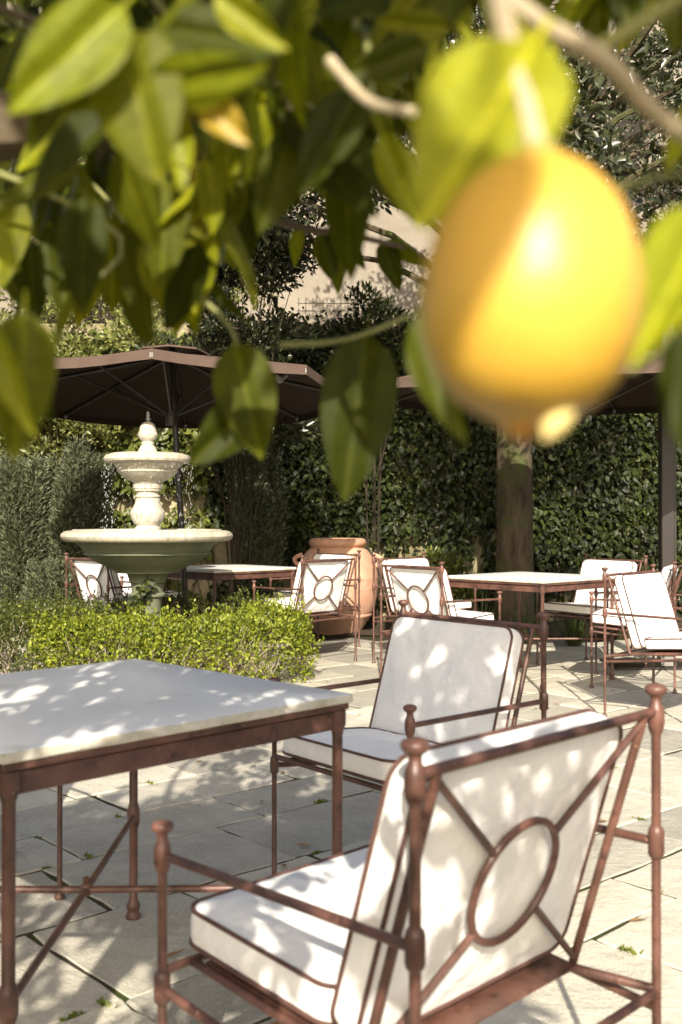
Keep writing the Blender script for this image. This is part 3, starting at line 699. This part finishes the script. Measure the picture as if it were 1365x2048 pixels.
# ------------------------------------------------------------------ yews
def yew(label, X, Y, h, rad, n, seed):
    rng = np.random.default_rng(seed); rr = random.Random(seed)
    t = thing('yew_shrub', label, 'shrub', (X, Y, 0), 0, 'upright yew shrubs by the garden wall')
    g = G(); stems = []
    for k in range(15):
        a = rr.random() * 2 * PI; r0 = rr.random() ** .6 * rad * .35; r1 = rr.random() ** .5 * rad * .8
        b = Vector((r0 * math.cos(a), r0 * math.sin(a), 0)); e = Vector((r1 * math.cos(a), r1 * math.sin(a) * .8, h * rr.uniform(.72, 1.0)))
        m1 = b.lerp(e, .4) + Vector((rr.uniform(-.03, .03), rr.uniform(-.03, .03), 0)); g.tube([b, m1, e], [.016, .012, .005], 6, False); stems.append((b, m1, e))
    part('stems', g, 'dark_bark', t)
    n = int(n * 2.0); si = rng.integers(0, 15, n); tt = .12 + .88 * rng.random(n) ** .8
    B = np.array([s[0] for s in stems])[si]; Mi = np.array([s[1] for s in stems])[si]; E_ = np.array([s[2] for s in stems])[si]
    c = np.where(tt[:, None] < .4, B + (Mi - B) * (tt / .4)[:, None], Mi + (E_ - Mi) * ((tt - .4) / .6)[:, None])
    a = rng.random(n) * 2 * PI; rd = rng.random(n) ** .6 * (.07 + .11 * np.sin(np.clip(tt, 0, 1) * PI * .9))
    pos = c + np.stack([rd * np.cos(a), rd * np.sin(a), rng.normal(size=n) * .03], 1)
    out = unit(np.stack([np.cos(a), np.sin(a), np.full(n, 1.0)], 1)); ax = unit(out + rdir(n, rng) * .6); ln = rng.uniform(.035, .07, n)
    o = link('foliage', leaf_mesh('yew_foliage', 'yew_leaf', pos, ax, rdir(n, rng), ln, ln * .26, T_DIA, None, rng), t); o['kind'] = 'stuff'
    return t
yew('tall grey green upright yew beside the left edge, behind the shaded hedge', -3.25, 10.3, 1.85, .36, 17000, 51)
yew('grey green yew partly in parasol shade, between the left yew and the fountain', -2.62, 10.45, 1.98, .33, 17000, 52)
yew('dark yew in shade between the fountain and the terracotta jar', -.86, 11.0, 2.05, .34, 14000, 53)
yew('low yew at the foot of the left yews behind the armchair', -2.75, 9.95, .75, .30, 7000, 54)
yew('wide yew at the outer left of the yew row', -3.75, 10.7, 1.75, .4, 12000, 55)

# ------------------------------------------------------------------ climbing ivy on the wall
def ivy(label, x0, x1, z0, z1, n, seed, mat, size, thick, mask):
    rng = np.random.default_rng(seed); t = thing('climbing_ivy', label, 'ivy', ((x0 + x1) / 2, WY, 0), 0)
    X = rng.uniform(x0, x1, n * 2); Z = rng.uniform(z0, z1, n * 2); keep = mask(X, Z, rng) & (Z < 3.3 + np.array([.38 * noise.noise(Vector((x * 1.4, seed, 0))) + .22 * noise.noise(Vector((x * 5, seed, 0))) for x in X]) + rng.random(len(X)) ** 3 * .35); X, Z = X[keep][:n], Z[keep][:n]; n = len(X)
    P0 = np.stack([X, np.zeros(n), Z], 1); bul = fnoise(P0, 1.7, seed) * .5 + .5 + fnoise(P0, 5, seed) * .25
    Y = WY - .05 - rng.random(n) * (.06 + thick * np.clip(bul, 0, 1.3))
    pos = np.stack([X - (x0 + x1) / 2, Y - WY, Z], 1)
    nr = unit(np.array([0, -1, .55]) + rdir(n, rng) * .62); ax = unit(np.array([0, -.25, -.75]) + rdir(n, rng) * .75); ln = size * rng.uniform(.5, 1.65, n)
    rnd = np.clip(rng.random(n) * .85 + fnoise(P0, 2.2, seed + 9) * .35, 0, 1)
    o = link('foliage', leaf_mesh('ivy_foliage', mat, pos, ax, nr, ln, ln * .62, T_OVAL, rnd, rng), t); o['kind'] = 'stuff'
    g = G(); rr = random.Random(seed)
    for k in range(int((x1 - x0) * 8)):
        x = rr.uniform(x0, x1); pts = []; z = 0.0; r = rr.uniform(.004, .011)
        while z < min(z1, 2.6):
            pts.append((x - (x0 + x1) / 2, -.045 + rr.uniform(-.008, .008), z)); z += .16; x += rr.uniform(-.05, .05)
        g.tube(pts, [r * (1 - .6 * i / len(pts)) for i in range(len(pts))], 5, False)
    o = part('stems', g, 'bark', t); o['kind'] = 'stuff'
    return t
def nmask(s, off, thr_fn):
    def m_(X, Z, rng):
        nz = np.array([noise.noise(Vector((x * s + off, z * s, 1.0))) for x, z in zip(X, Z)])
        return nz + rng.normal(size=len(X)) * .12 > thr_fn(X, Z)
    return m_
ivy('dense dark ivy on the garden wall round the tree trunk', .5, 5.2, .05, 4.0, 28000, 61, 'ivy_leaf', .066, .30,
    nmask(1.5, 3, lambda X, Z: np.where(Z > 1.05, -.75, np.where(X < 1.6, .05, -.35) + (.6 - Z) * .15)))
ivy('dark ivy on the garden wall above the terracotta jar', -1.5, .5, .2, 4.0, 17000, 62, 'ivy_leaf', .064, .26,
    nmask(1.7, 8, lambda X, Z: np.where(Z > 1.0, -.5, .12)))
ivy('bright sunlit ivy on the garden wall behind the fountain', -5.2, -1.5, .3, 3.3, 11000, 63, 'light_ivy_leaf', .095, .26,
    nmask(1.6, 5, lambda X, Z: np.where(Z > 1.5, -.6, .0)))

# ------------------------------------------------------------------ trees and shrubs behind
def tree_crown(t, rng, centres, radii, n, mat, size, asp=.42, up=-.1):
    centres = np.array(centres, float); radii = np.array(radii, float); w = radii ** 2.2; w /= w.sum()
    ci = rng.choice(len(centres), n, p=w); d = rdir(n, rng) * (rng.random(n) ** .45)[:, None] * radii[ci][:, None]; d[:, 2] *= .75
    pos = centres[ci] + d; nr = unit(d * .6 / np.maximum(radii[ci][:, None], .01) + rdir(n, rng) * .9 + np.array([0, -.2, .6])); ax = unit(d + rdir(n, rng) * radii[ci][:, None] * .9 + np.array([0, 0, up]))
    ln = size * rng.uniform(.6, 1.3, n)
    o = link('crown', leaf_mesh('crown', mat, pos, ax, nr, ln, ln * asp, T_OVAL, None, rng), t); o['kind'] = 'stuff'; return o
rng = np.random.default_rng(71); rr = random.Random(71)
bt = thing('tall_tree', 'tall evergreen tree with thick mossy trunk standing before the ivy wall', 'tree', (1.70, 10.2, 0))
tp = [(0, 0, 0), (-.005, 0, .15), (0, 0, .6), (.0, 0, 1.4), (-.01, .02, 2.4), (.03, .0, 3.4), (.02, .02, 4.2)]
g = G(); tn = 28; tv = []; zs = np.linspace(0, 4.2, 44)
for z in zs:
    c = np.array([np.interp(z, [p_[2] for p_ in tp], [p_[0] for p_ in tp]), 0]); r = .192 + .07 * math.exp(-z / .14) - .012 * z
    for j in range(tn):
        a = 2 * PI * j / tn; q = r * (1 + .05 * noise.noise(Vector((math.cos(a) * 1.6, math.sin(a) * 1.6, z * 1.3))) + .025 * noise.noise(Vector((math.cos(a) * 6, math.sin(a) * 6, z * 5))))
        tv.append((c[0] + q * math.cos(a), c[1] + q * math.sin(a), z))
tf = [(k * tn + j, k * tn + (j + 1) % tn, (k + 1) * tn + (j + 1) % tn, (k + 1) * tn + j) for k in range(len(zs) - 1) for j in range(tn)]
g.add(tv, tf); part('trunk', g, 'bark', bt, True, 80)
cen = []; rad = []; g = G()
for k in range(46):
    a = rr.uniform(0, 2 * PI); rr_ = rr.uniform(.6, 3.3); e = Vector((rr_ * math.cos(a) - .2, rr_ * math.sin(a) * .75 - .9, rr.uniform(3.7, 7.4) - .12 * rr_))
    if e.y > 1.45: e.y = 1.45
    wx = 682 + FPX * (e.x + 1.70) / (e.y + 10.2); wy = 1038 - FPX * (e.z - H) / (e.y + 10.2)
    if 540 < wx < 900 and 360 < wy < 700: e.z += 1.6
    b = Vector((.02, .02, min(4.1, max(3.0, e.z - rr.uniform(.6, 1.6))))); m1 = b.lerp(e, .5) + Vector((0, 0, .25))
    g.tube([b, m1, e], [.05, .03, .012], 6, False); cen.append(tuple(e)); rad.append(rr.uniform(.35, .7))
    for w in range(2):
        e2 = e + Vector((rr.uniform(-.5, .5), rr.uniform(-.5, .4), rr.uniform(-.45, .15))); g.tube([e, e2], [.012, .004], 5, False); cen.append(tuple(e2)); rad.append(rr.uniform(.18, .34))
o = part('limbs', g, 'bark', bt); 
tree_crown(bt, rng, cen, rad, 24000, 'crown_leaf', .10)

def shrub(name, label, X, Y, h, spread, n, mat, size, seed, zlo=.3, nst=12, cat='shrub', group=None):
    rng = np.random.default_rng(seed); rr = random.Random(seed); t = thing(name, label, cat, (X, Y, 0), 0, group); g = G(); cen = []; rad = []
    for k in range(nst):
        a = rr.uniform(0, 2 * PI); q = rr.random() ** .5 * spread; e = Vector((q * math.cos(a), q * math.sin(a) * .5, h * rr.uniform(zlo, 1)))
        b = Vector((rr.uniform(-.06, .06), rr.uniform(-.06, .06), 0)); m0 = Vector((b.x * 1.5 + e.x * .12, b.y + e.y * .1, e.z * .55)); g.tube(([b] if k < 7 else []) + [m0, m0.lerp(e, .5) + Vector((0, 0, .08)), e], ([.006 * h / 3 + .003] if k < 7 else []) + [.005 * h / 3 + .003, .005, .003], 6, False)
        cen.append(tuple(e)); rad.append(rr.uniform(.16, .3) * (.5 + spread * .6))
    part('stems', g, 'dark_bark', t); tree_crown(t, rng, cen, rad, n, mat, size, .45, .15); return t
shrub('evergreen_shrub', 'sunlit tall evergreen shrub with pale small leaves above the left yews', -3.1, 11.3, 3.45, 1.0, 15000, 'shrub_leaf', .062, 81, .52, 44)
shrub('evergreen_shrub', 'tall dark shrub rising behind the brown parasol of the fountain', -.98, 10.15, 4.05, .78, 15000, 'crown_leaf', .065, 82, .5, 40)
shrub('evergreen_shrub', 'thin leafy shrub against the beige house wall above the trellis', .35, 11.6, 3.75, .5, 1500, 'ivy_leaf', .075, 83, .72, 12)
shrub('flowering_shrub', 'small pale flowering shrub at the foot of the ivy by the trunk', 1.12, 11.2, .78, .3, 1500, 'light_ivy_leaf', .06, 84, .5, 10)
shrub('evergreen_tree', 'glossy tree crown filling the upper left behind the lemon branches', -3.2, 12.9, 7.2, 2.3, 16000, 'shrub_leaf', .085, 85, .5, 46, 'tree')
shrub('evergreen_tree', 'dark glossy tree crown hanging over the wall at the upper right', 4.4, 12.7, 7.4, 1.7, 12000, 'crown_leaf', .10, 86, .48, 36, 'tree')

def grass_clump(label, X, Y, h, n, seed):
    rng = np.random.default_rng(seed); t = thing('grass_clump', label, 'grass', (X, Y, 0), 0, 'grass clumps in the planting bed')
    a = rng.random(n) * 2 * PI; r0 = rng.random(n) * .06; lean = rng.uniform(.15, 1.0, n)
    pos = np.stack([r0 * np.cos(a), r0 * np.sin(a), np.zeros(n)], 1); ax = unit(np.stack([np.cos(a) * lean, np.sin(a) * lean, np.ones(n)], 1)); nr = np.stack([np.cos(a), np.sin(a), -lean], 1) * -1
    me = leaf_mesh('grass_blades', 'grass_blade', pos, ax, -nr, h * rng.uniform(.6, 1.2, n), .011, T_BLADE, None, rng)
    V_ = np.empty(len(me.vertices) * 3); me.vertices.foreach_get('co', V_); V_ = V_.reshape(-1, 3)
    hd = np.linalg.norm(V_[:, :2], axis=1); V_[:, 2] = np.maximum(.0, V_[:, 2] - .75 * hd ** 2 / h); me.vertices.foreach_set('co', V_.reshape(-1)); me.update()
    o = link('blades', me, t); o['kind'] = 'stuff'; return t
for k, (x, y, h) in enumerate(((1.75, 9.75, .5), (2.15, 9.6, .46), (1.35, 10.0, .48), (2.7, 10.1, .5), (-3.0, 9.5, .42), (-3.3, 9.3, .4))):
    grass_clump(('dark grass clump growing right in front of the tree trunk', 'dark grass clump under the shaded chair behind the far table', 'dark grass clump left of the tree trunk foot', 'dark grass clump by the ivy near the parasol mast', 'arching grass clump beside the low yew', 'arching grass clump beyond the shaded box hedge')[k], x, y, h, 170, 90 + k)

# weeds in the joints and dry leaves on the paving
rw = random.Random(31); wm = []
for s in range(3):
    rg = np.random.default_rng(200 + s); n = 26; a = rg.random(n) * 2 * PI
    p0 = np.stack([rg.normal(size=n) * .012, rg.normal(size=n) * .006, rg.random(n) * .006], 1); ax = unit(np.stack([np.cos(a), np.sin(a), rg.uniform(.4, 1.6, n)], 1))
    wm.append(leaf_mesh('weed_tuft', 'weed_leaf', p0, ax, unit(np.array([0, 0, 1.0]) + rdir(n, rg) * .5), rg.uniform(.012, .026, n), .009, T_OVAL, None, rg))
cand = [j for j in JOINTS if 2.3 < j.y < 6.6 and abs(j.x) < .33 * j.y + .1]; rw.shuffle(cand)
for j in cand[:70]:
    o = link('weed_tuft', rw.choice(wm), None, M=Matrix.Translation((j.x, j.y, -.008)) @ Matrix.Rotation(ANG + rw.choice((0, PI / 2)), 4, 'Z') @ Matrix.Scale(rw.uniform(.45, 1.15), 4))
    tag(o, 'tiny green weed tuft growing in a paving joint', 'weed', 'weeds in the paving joints')
g = G(); g.add([(0, 0, .001), (-.011, .02, .006), (0, .022, .002), (.011, .02, .007), (-.007, .042, .005), (.008, .042, .009), (.002, .058, .012)], [(0, 2, 1), (0, 3, 2), (1, 2, 4), (2, 3, 5), (4, 2, 6), (2, 5, 6)])
dl = g.mesh('dry_leaf', 'dry_leaf')
for k in range(34):
    y = rw.uniform(2.0, 9.6); x = rw.uniform(-.33, .33) * y
    if y < 7.6 and x < -.45 and y > 6.4: continue
    o = link('dry_leaf', dl, None, M=Matrix.Translation((x, y, .004)) @ Matrix.Rotation(rw.random() * 6.28, 4, 'Z') @ Matrix.Scale(rw.uniform(.6, 1.1), 4))
    tag(o, 'small dry brown leaf fallen on the paving', 'leaf', 'dry leaves on the paving')

# ------------------------------------------------------------------ lemon tree over the camera
def blade_mesh(name, mat, fold, droop, wave, seed):
    """a lemon leaf, 1 long along +Y, about .42 wide"""
    g = G(); rows, cols = 9, 5; v = []; rl = random.Random(seed)
    for i in range(rows):
        t = i / (rows - 1); w = .225 * (math.sin(PI * min(1, t ** .82)) ** .72) * (1 - .25 * t) + .004
        z0 = -droop * t * t
        for j in range(cols):
            q = j / (cols - 1) * 2 - 1
            v.append((w * q, t, z0 + fold * abs(q) * w + wave * abs(q) * math.sin(t * 9 + q * 1.3 + seed)))
    f = [(i * cols + j, i * cols + j + 1, (i + 1) * cols + j + 1, (i + 1) * cols + j) for i in range(rows - 1) for j in range(cols - 1)]
    g.add(v, f); g.tube([(0, -.14, .02), (0, 0, 0)], [.014, .012], 5, False)
    return g.mesh(name, mat, True, 180)
BLADES = {m_: [blade_mesh('lemon_leaf', m_, fo, dr, wa, s) for fo, dr, wa, s in ((.35, .12, .012, 1), (.15, .22, .018, 2), (.55, .05, .012, 3), (.25, -.1, .02, 4))] for m_ in ('lemon_leaf', 'lemon_leaf_bright', 'lemon_leaf_yellow')}
TRX, TRY = -.62, .78
lt = thing('lemon_tree', 'lemon tree with large green leaves hanging in front of the garden', 'tree', (TRX, TRY, 0))
ORG = Vector((TRX, TRY, 0)); NLEAF = [0]; OVER = []      # leaves past the limit go into one foliage part
def leaf_M(base, tip, nrm, wf=1.0):
    y = (tip - base); l = y.length; y = y / l; z = (nrm - y * nrm.dot(y)).normalized(); x = y.cross(z)
    w = l * wf
    return Matrix(((x.x * w, y.x * l, z.x * l, base.x), (x.y * w, y.y * l, z.y * l, base.y), (x.z * w, y.z * l, z.z * l, base.z), (0, 0, 0, 1)))
rl = random.Random(77)
def put_leaf(base, tip, nrm, mat='lemon_leaf', wf=1.0, var=None):
    if NLEAF[0] < 296:
        o = link('leaf', BLADES[mat][rl.randrange(4) if var is None else var], lt, M=Matrix.Translation(-ORG) @ leaf_M(base, tip, nrm, wf)); NLEAF[0] += 1; return o
    OVER.append((base - ORG, tip - base, nrm, (tip - base).length, (tip - base).length * .48 * wf))
def hero(bx, by, bd, tx, ty, td, wf=1.0, roll=0.0, mat='lemon_leaf', var=None):
    b = pix(bx, by, bd); t = pix(tx, ty, td); y = (t - b).normalized(); view = (Vector((0, 0, H)) - b).normalized()
    z = (view - y * view.dot(y)).normalized(); z = Matrix.Rotation(math.radians(roll), 3, y) @ z
    put_leaf(b, t, z, mat, wf, var)
def branch(pts, r0, r1, mat='green_twig', name='branch'):
    pts = [Vector(p_) - ORG for p_ in pts]; m_ = len(pts)
    sm = []
    for k in range(m_ - 1):              # smooth the polyline
        p0, p1, p2, p3 = pts[max(0, k - 1)], pts[k], pts[k + 1], pts[min(m_ - 1, k + 2)]
        for q in range(5):
            t = q / 5; sm.append(.5 * ((2 * p1) + (p2 - p0) * t + (2 * p0 - 5 * p1 + 4 * p2 - p3) * t * t + (3 * p1 - p0 - 3 * p2 + p3) * t ** 3))
    sm.append(pts[-1]); n = len(sm)
    return part(name, G().tube(sm, [r0 + (r1 - r0) * k / (n - 1) for k in range(n)], 8), mat, lt)
# trunk and limbs (the trunk stands just outside the left edge of the photograph)
branch([(TRX, TRY, -.02), (TRX + .01, TRY, .5), (TRX - .02, TRY + .02, 1.0), (TRX, TRY + .03, 1.36)], .055, .045, 'lemon_bark', 'trunk')
branch([(TRX, TRY + .03, 1.30), (-.42, .84, 1.45), (-.30, .86, 1.487), (-.222, .865, 1.492)], .036, .027, 'lemon_bark', 'sawn_limb')
LIMBS = [[(TRX, TRY + .03, 1.33), (-.50, .80, 1.75), (-.2, .8, 2.02), (.2, .75, 2.12), (.6, .72, 2.12)],
         [(TRX, TRY + .03, 1.34), (-.6, .95, 1.7), (-.45, 1.3, 1.98), (-.1, 1.65, 2.10), (.3, 1.9, 2.12)],
         [(TRX, TRY + .03, 1.34), (-.68, .6, 1.8), (-.5, .2, 2.2), (-.1, -.1, 2.4), (.4, -.25, 2.45)],
         [(TRX, TRY + .03, 1.34), (-.75, 1.1, 1.8), (-.8, 1.6, 2.1), (-.6, 2.0, 2.2)],
         [(-.2, .8, 2.02), (0, .55, 1.95), (.18, .42, 1.86), (.30, .40, 1.78)]]
for l in LIMBS: branch(l, .022, .008, 'lemon_bark', 'limb')
LP = []
for l in LIMBS:
    for a, b in zip(l, l[1:]):
        for k in range(6): LP.append(Vector(a).lerp(Vector(b), k / 6))

# the lemon and the leaves and twigs round it
LD = .345
branch([pix(985, -160, .40), pix(1000, 0, .385), pix(1022, 110, .375), pix(1050, 200, .36), pix(1080, 330, LD)], .0046, .0036, 'twig')
branch([pix(1000, -10, .42), pix(1090, 55, .43), pix(1215, 125, .44), pix(1320, 235, .45), pix(1480, 330, .46)], .0048, .0036, 'twig')
branch([pix(1440, -60, .42), pix(1340, 10, .43), pix(1200, 95, .44)], .0036, .0030, 'green_twig')
branch([pix(1180, 400, .6), pix(1290, 360, .55), pix(1420, 330, .5)], .003, .002, 'green_twig')
branch([pix(660, 120, .62), pix(735, 200, .6), pix(830, 225, .58)], .0035, .003, 'twig')
branch([pix(470, 230, 1.3), pix(490, 320, 1.3), pix(510, 415, 1.3), pix(600, 455, 1.32), pix(700, 470, 1.35), pix(830, 500, 1.4)], .0075, .003, 'lemon_bark')
branch([pix(560, 690, .85), pix(690, 680, .88), pix(800, 640, .9), pix(880, 600, .92)], .0022, .0018, 'green_twig')
branch([pix(1400, 640, .5), pix(1330, 700, .52), pix(1265, 745, .55)], .002, .0016, 'green_twig')
branch([pix(360, 560, .85), pix(450, 640, .85), pix(475, 690, .85)], .002, .0016, 'green_twig')
lem = thing('lemon', 'large ripe yellow lemon hanging from the lemon tree in the foreground', 'lemon', pix(1062, 580, LD))
lp = [(.0, .0455), (.006, .0450), (.012, .0425), (.02, .037), (.0275, .029), (.0328, .018), (.0358, .005), (.0362, -.006), (.0345, -.018), (.030, -.029), (.0235, -.0370), (.0165, -.0410), (.0110, -.0432), (.0080, -.0448), (.006, -.0458), (.0, -.0462)]
M_ = Matrix.Rotation(math.radians(4), 4, 'Y')
part('fruit', G().lathe(lp, 40).xf(M_), 'lemon_peel', lem, True, 80)
part('stem_button', G().lathe([(0, .049), (.004, .049), (.0065, .0465), (.006, .0440), (0, .0435)], 12).xf(M_), 'green_twig', lem)
part('blossom_nib', G().lathe([(0, -.0500), (.003, -.0495), (.0052, -.0478), (.0075, -.0455), (.0085, -.0435), (0, -.043)], 12).xf(M_), 'lemon_nib', lem)
part('dry_petal', G().lathe([(0, -.010), (.0035, -.006), (.0045, 0), (.0035, .006), (0, .009)], 10).xf(Matrix.Translation((.0075, -.010, -.0425)) @ Matrix.Rotation(.6, 4, 'Y')), 'lemon_petal', lem)
put_leaf_later = [(Vector((.032, -.60, 1.890)), Vector((-.012, -.60, 1.765))), (Vector((.012, -.62, 1.92)), Vector((-.03, -.61, 1.81)))]
B_ = 'lemon_leaf_bright'; Y_ = 'lemon_leaf_yellow'
hero(1070, 90, .37, 850, 420, .335, 1.35, 15, B_, 0)
hero(1045, 60, .38, 1130, 250, .36, .9, -30, B_, 1)
hero(1430, 420, .40, 1265, 720, .36, .9, 10, B_, 2)
hero(1390, 640, .48, 1345, 895, .46, .95, 40, 'lemon_leaf', 0)
hero(1400, 200, .5, 1330, 330, .5, 1.0, 20, B_, 1)
hero(850, 610, .60, 925, 890, .58, .9, 35, 'lemon_leaf', 2)
hero(470, 685, .85, 520, 905, .83, 1.3, 0, 'lemon_leaf', 1)
hero(520, 790, .86, 385, 930, .84, 1.3, -10, 'lemon_leaf', 0)
hero(735, 665, .89, 690, 1000, .87, 1.08, 0, 'lemon_leaf', 0)
hero(50, 620, .60, 45, 905, .58, 1.1, -15, 'lemon_leaf', 1)
hero(80, 640, .66, 100, 850, .64, .85, 40, 'lemon_leaf', 2)
hero(-20, 640, .58, 60, 880, .57, .6, 30, B_, 0)
hero(-30, 440, .62, 30, 530, .60, 1.0, 0, B_, 0)
hero(330, 360, .80, 325, 560, .78, 1.15, 0, 'lemon_leaf', 1)
hero(170, 390, .75, 160, 620, .74, 1.05, 10, 'lemon_leaf', 0)
hero(270, 420, .95, 300, 690, .95, .7, 30, 'lemon_leaf', 2)
hero(380, 480, 1.0, 385, 670, 1.0, .9, 20, 'lemon_leaf', 0)
hero(250, 10, .50, 20, 215, .48, 1.2, 10, B_, 0)
hero(300, 170, .52, 520, 150, .5, 1.2, 20, B_, 1)
hero(330, 60, .56, 560, 90, .55, 1.2, -25, 'lemon_leaf', 0)
hero(250, 60, .52, 300, 330, .5, 1.5, 10, 'lemon_leaf', 1)
hero(400, 180, .53, 490, 285, .52, 1.2, 10, Y_, 0)
hero(430, -20, .5, 575, 100, .5, 1.0, 15, B_, 2)
hero(440, 400, 1.25, 450, 465, 1.25, 1.6, 0, Y_, 1)
hero(470, 455, 1.3, 465, 520, 1.3, 1.4, 0, 'lemon_leaf', 0)
hero(640, 465, 1.35, 668, 565, 1.35, 1.1, 10, 'lemon_leaf', 0)
hero(660, 460, 1.35, 685, 580, 1.34, .9, -20, 'lemon_leaf', 1)
hero(700, 470, 1.36, 730, 540, 1.36, .9, 20, 'lemon_leaf', 2)
hero(765, 480, 1.4, 800, 580, 1.4, 1.1, 0, 'lemon_leaf', 0)
hero(775, 478, 1.4, 850, 540, 1.38, .8, 30, 'lemon_leaf', 1)
hero(600, 450, 1.32, 585, 530, 1.32, .9, 20, B_, 1)
hero(690, 300, .9, 700, 470, .9, 1.2, 0, 'lemon_leaf', 0)
hero(640, 250, .85, 650, 400, .85, 1.2, 0, 'lemon_leaf', 2)
hero(120, 160, .7, 60, 300, .7, .9, 0, 'lemon_leaf', 1)
hero(860, 90, .62, 700, 150, .6, 1.0, 0, 'lemon_leaf', 1)
hero(900, 60, .66, 760, 40, .66, 1.1, 10, 'lemon_leaf', 0)

for b_, t_l in put_leaf_later: put_leaf(b_, t_l, Vector((.2, -1, .8)), 'lemon_leaf', 1.1, 0)
branch([Vector(LIMBS[2][3]), Vector((.05, -.3, 2.05)), Vector((.034, -.60, 1.905))], .004, .002)
for bx, by, d_, tx, ty, wf, ro in ((120, 440, .95, 130, 640, 1.0, 10), (215, 430, 1.0, 235, 610, 1.1, -15), (300, 470, .9, 345, 640, 1.0, 20), (60, 480, 1.05, 70, 640, 1.0, 0), (395, 560, 1.0, 345, 670, .8, 20),
                               (150, 590, .8, 105, 690, .55, 40), (255, 560, 1.1, 300, 700, .8, 10), (190, 470, 1.1, 165, 640, 1.0, -10), (20, 380, .9, -10, 600, 1.1, 10), (420, 550, .95, 500, 650, .5, 40)):
    hero(bx, by, d_, tx, ty, d_ - .02, wf, ro)
    near = pix(bx + rl.uniform(-60, 60), by - 160, d_ + .05); branch([min(LP, key=lambda q: (q - near).length), near, pix(bx, by, d_)], .003, .0016)
def twig(start, end, nl, size, mat='lemon_leaf', limit=None):
    """a hanging twig with leaves left and right of it; joined to the nearest limb"""
    near = min(LP, key=lambda q: (q - start).length)
    if NLEAF[0] < 296: branch([near, near.lerp(start, .5) + Vector((0, 0, .03)), start, start.lerp(end, .5) + Vector((0, 0, .015)), end], .0042, .0018, 'lemon_bark' if rl.random() < .4 else 'green_twig')
    ax = (end - start).normalized(); side = ax.cross(Vector((rl.uniform(-.4, .4), 1, rl.uniform(-.3, .3)))).normalized()
    for k in range(nl):
        t = .12 + .88 * k / max(1, nl - 1); p_ = start.lerp(end, t); s = (1 if k % 2 else -1)
        dr = (ax * .45 + side * s * rl.uniform(.25, .8) + Vector((rl.uniform(-.25, .25), rl.uniform(-.5, .35), -rl.uniform(.35, 1.0)))).normalized()
        l = size * rl.uniform(.7, 1.2); nr = Vector((rl.uniform(-.7, .7), -rl.uniform(.3, 1.0), rl.uniform(-.05, .9)))
        m_ = mat
        if rl.random() < .13: m_ = B_
        elif rl.random() < .025: m_ = Y_
        put_leaf(p_ + dr * .012, p_ + dr * (l + .012), nr, m_, rl.uniform(.85, 1.2))
LOW = [(-200, 640), (0, 650), (200, 640), (380, 610), (480, 480), (560, 420), (640, 430), (820, 410), (900, 180), (1000, 60), (1365, 40), (1600, 60)]
def low(x): return float(np.interp(x, [q[0] for q in LOW], [q[1] for q in LOW]))
cnt = 0
while NLEAF[0] < 290 and cnt < 400:
    cnt += 1
    d = rl.choice((rl.uniform(.62, .9), rl.uniform(.85, 1.3), rl.uniform(1.1, 1.7))); x = rl.uniform(-120, 1430)
    if x > 880 and d < .8: continue
    if x > 900 and rl.random() < .35: continue
    sz = rl.uniform(.07, .098); drop = sz * FPX / d * .9
    ye = rl.uniform(-120, low(x) - drop * .55)
    e = pix(x, ye, d); s = e + Vector((rl.uniform(-.14, .10), rl.uniform(-.08, .08), rl.uniform(.06, .16)))
    twig(s, e, rl.randint(4, 7), sz)
# foliage above and behind the frame that shades the tables and chairs
for k in range(120):
    d = rl.uniform(1.1, 2.0); x = rl.uniform(-100, 900); ye = rl.uniform(-80, max(40, low(x) - 150)); e = pix(x, ye, d)
    twig(e + Vector((rl.uniform(-.14, .10), rl.uniform(-.08, .08), rl.uniform(.06, .16))), e, rl.randint(5, 7), rl.uniform(.075, .1))
def shade(n, x0, x1, s0, s1, y0, y1):
    """twigs above the frame; s = y + 1.6 z says where along the ground their shade falls"""
    k = 0
    while k < n:
        e = Vector((rl.uniform(x0, x1), rl.uniform(y0, y1), 0)); e.z = (rl.uniform(s0, s1) - e.y) / 1.6
        if e.y > 0 and e.z < H + .5 * e.y + .16: e.y = max(-.6, e.y - .5); k += .2; continue
        twig(e + Vector((rl.uniform(-.15, .15), rl.uniform(-.1, .1), .12)), e, 7, rl.uniform(.08, .11)); k += 1
shade(160, -1.35, .12, 3.0, 4.5, -.5, 1.2)      # over the near table
shade(112, -.05, .85, 3.6, 4.75, -.4, 1.3)        # over the chair beyond it
shade(58, -1.1, -.15, 1.9, 3.0, -.6, .5)        # over the paving below the table
shade(11, .10, .36, 2.5, 2.95, -.6, .0)
shade(3, .3, .6, 2.2, 2.6, -.6, .1)
shade(26, -.6, .4, 3.0, 4.2, -.8, .1)
if OVER:
    P_ = np.array([q[0] for q in OVER]); A_ = np.array([q[1] for q in OVER]); N_ = np.array([q[2] for q in OVER])
    o = link('foliage', leaf_mesh('lemon_foliage', 'lemon_foliage', P_, A_, N_, np.array([q[3] for q in OVER]), np.array([q[4] for q in OVER]), T_OVAL, None, np.random.default_rng(5)), lt); o['kind'] = 'stuff'
print('pavers', NPAV, 'leaves', NLEAF[0], 'over', len(OVER), 'tries', cnt)
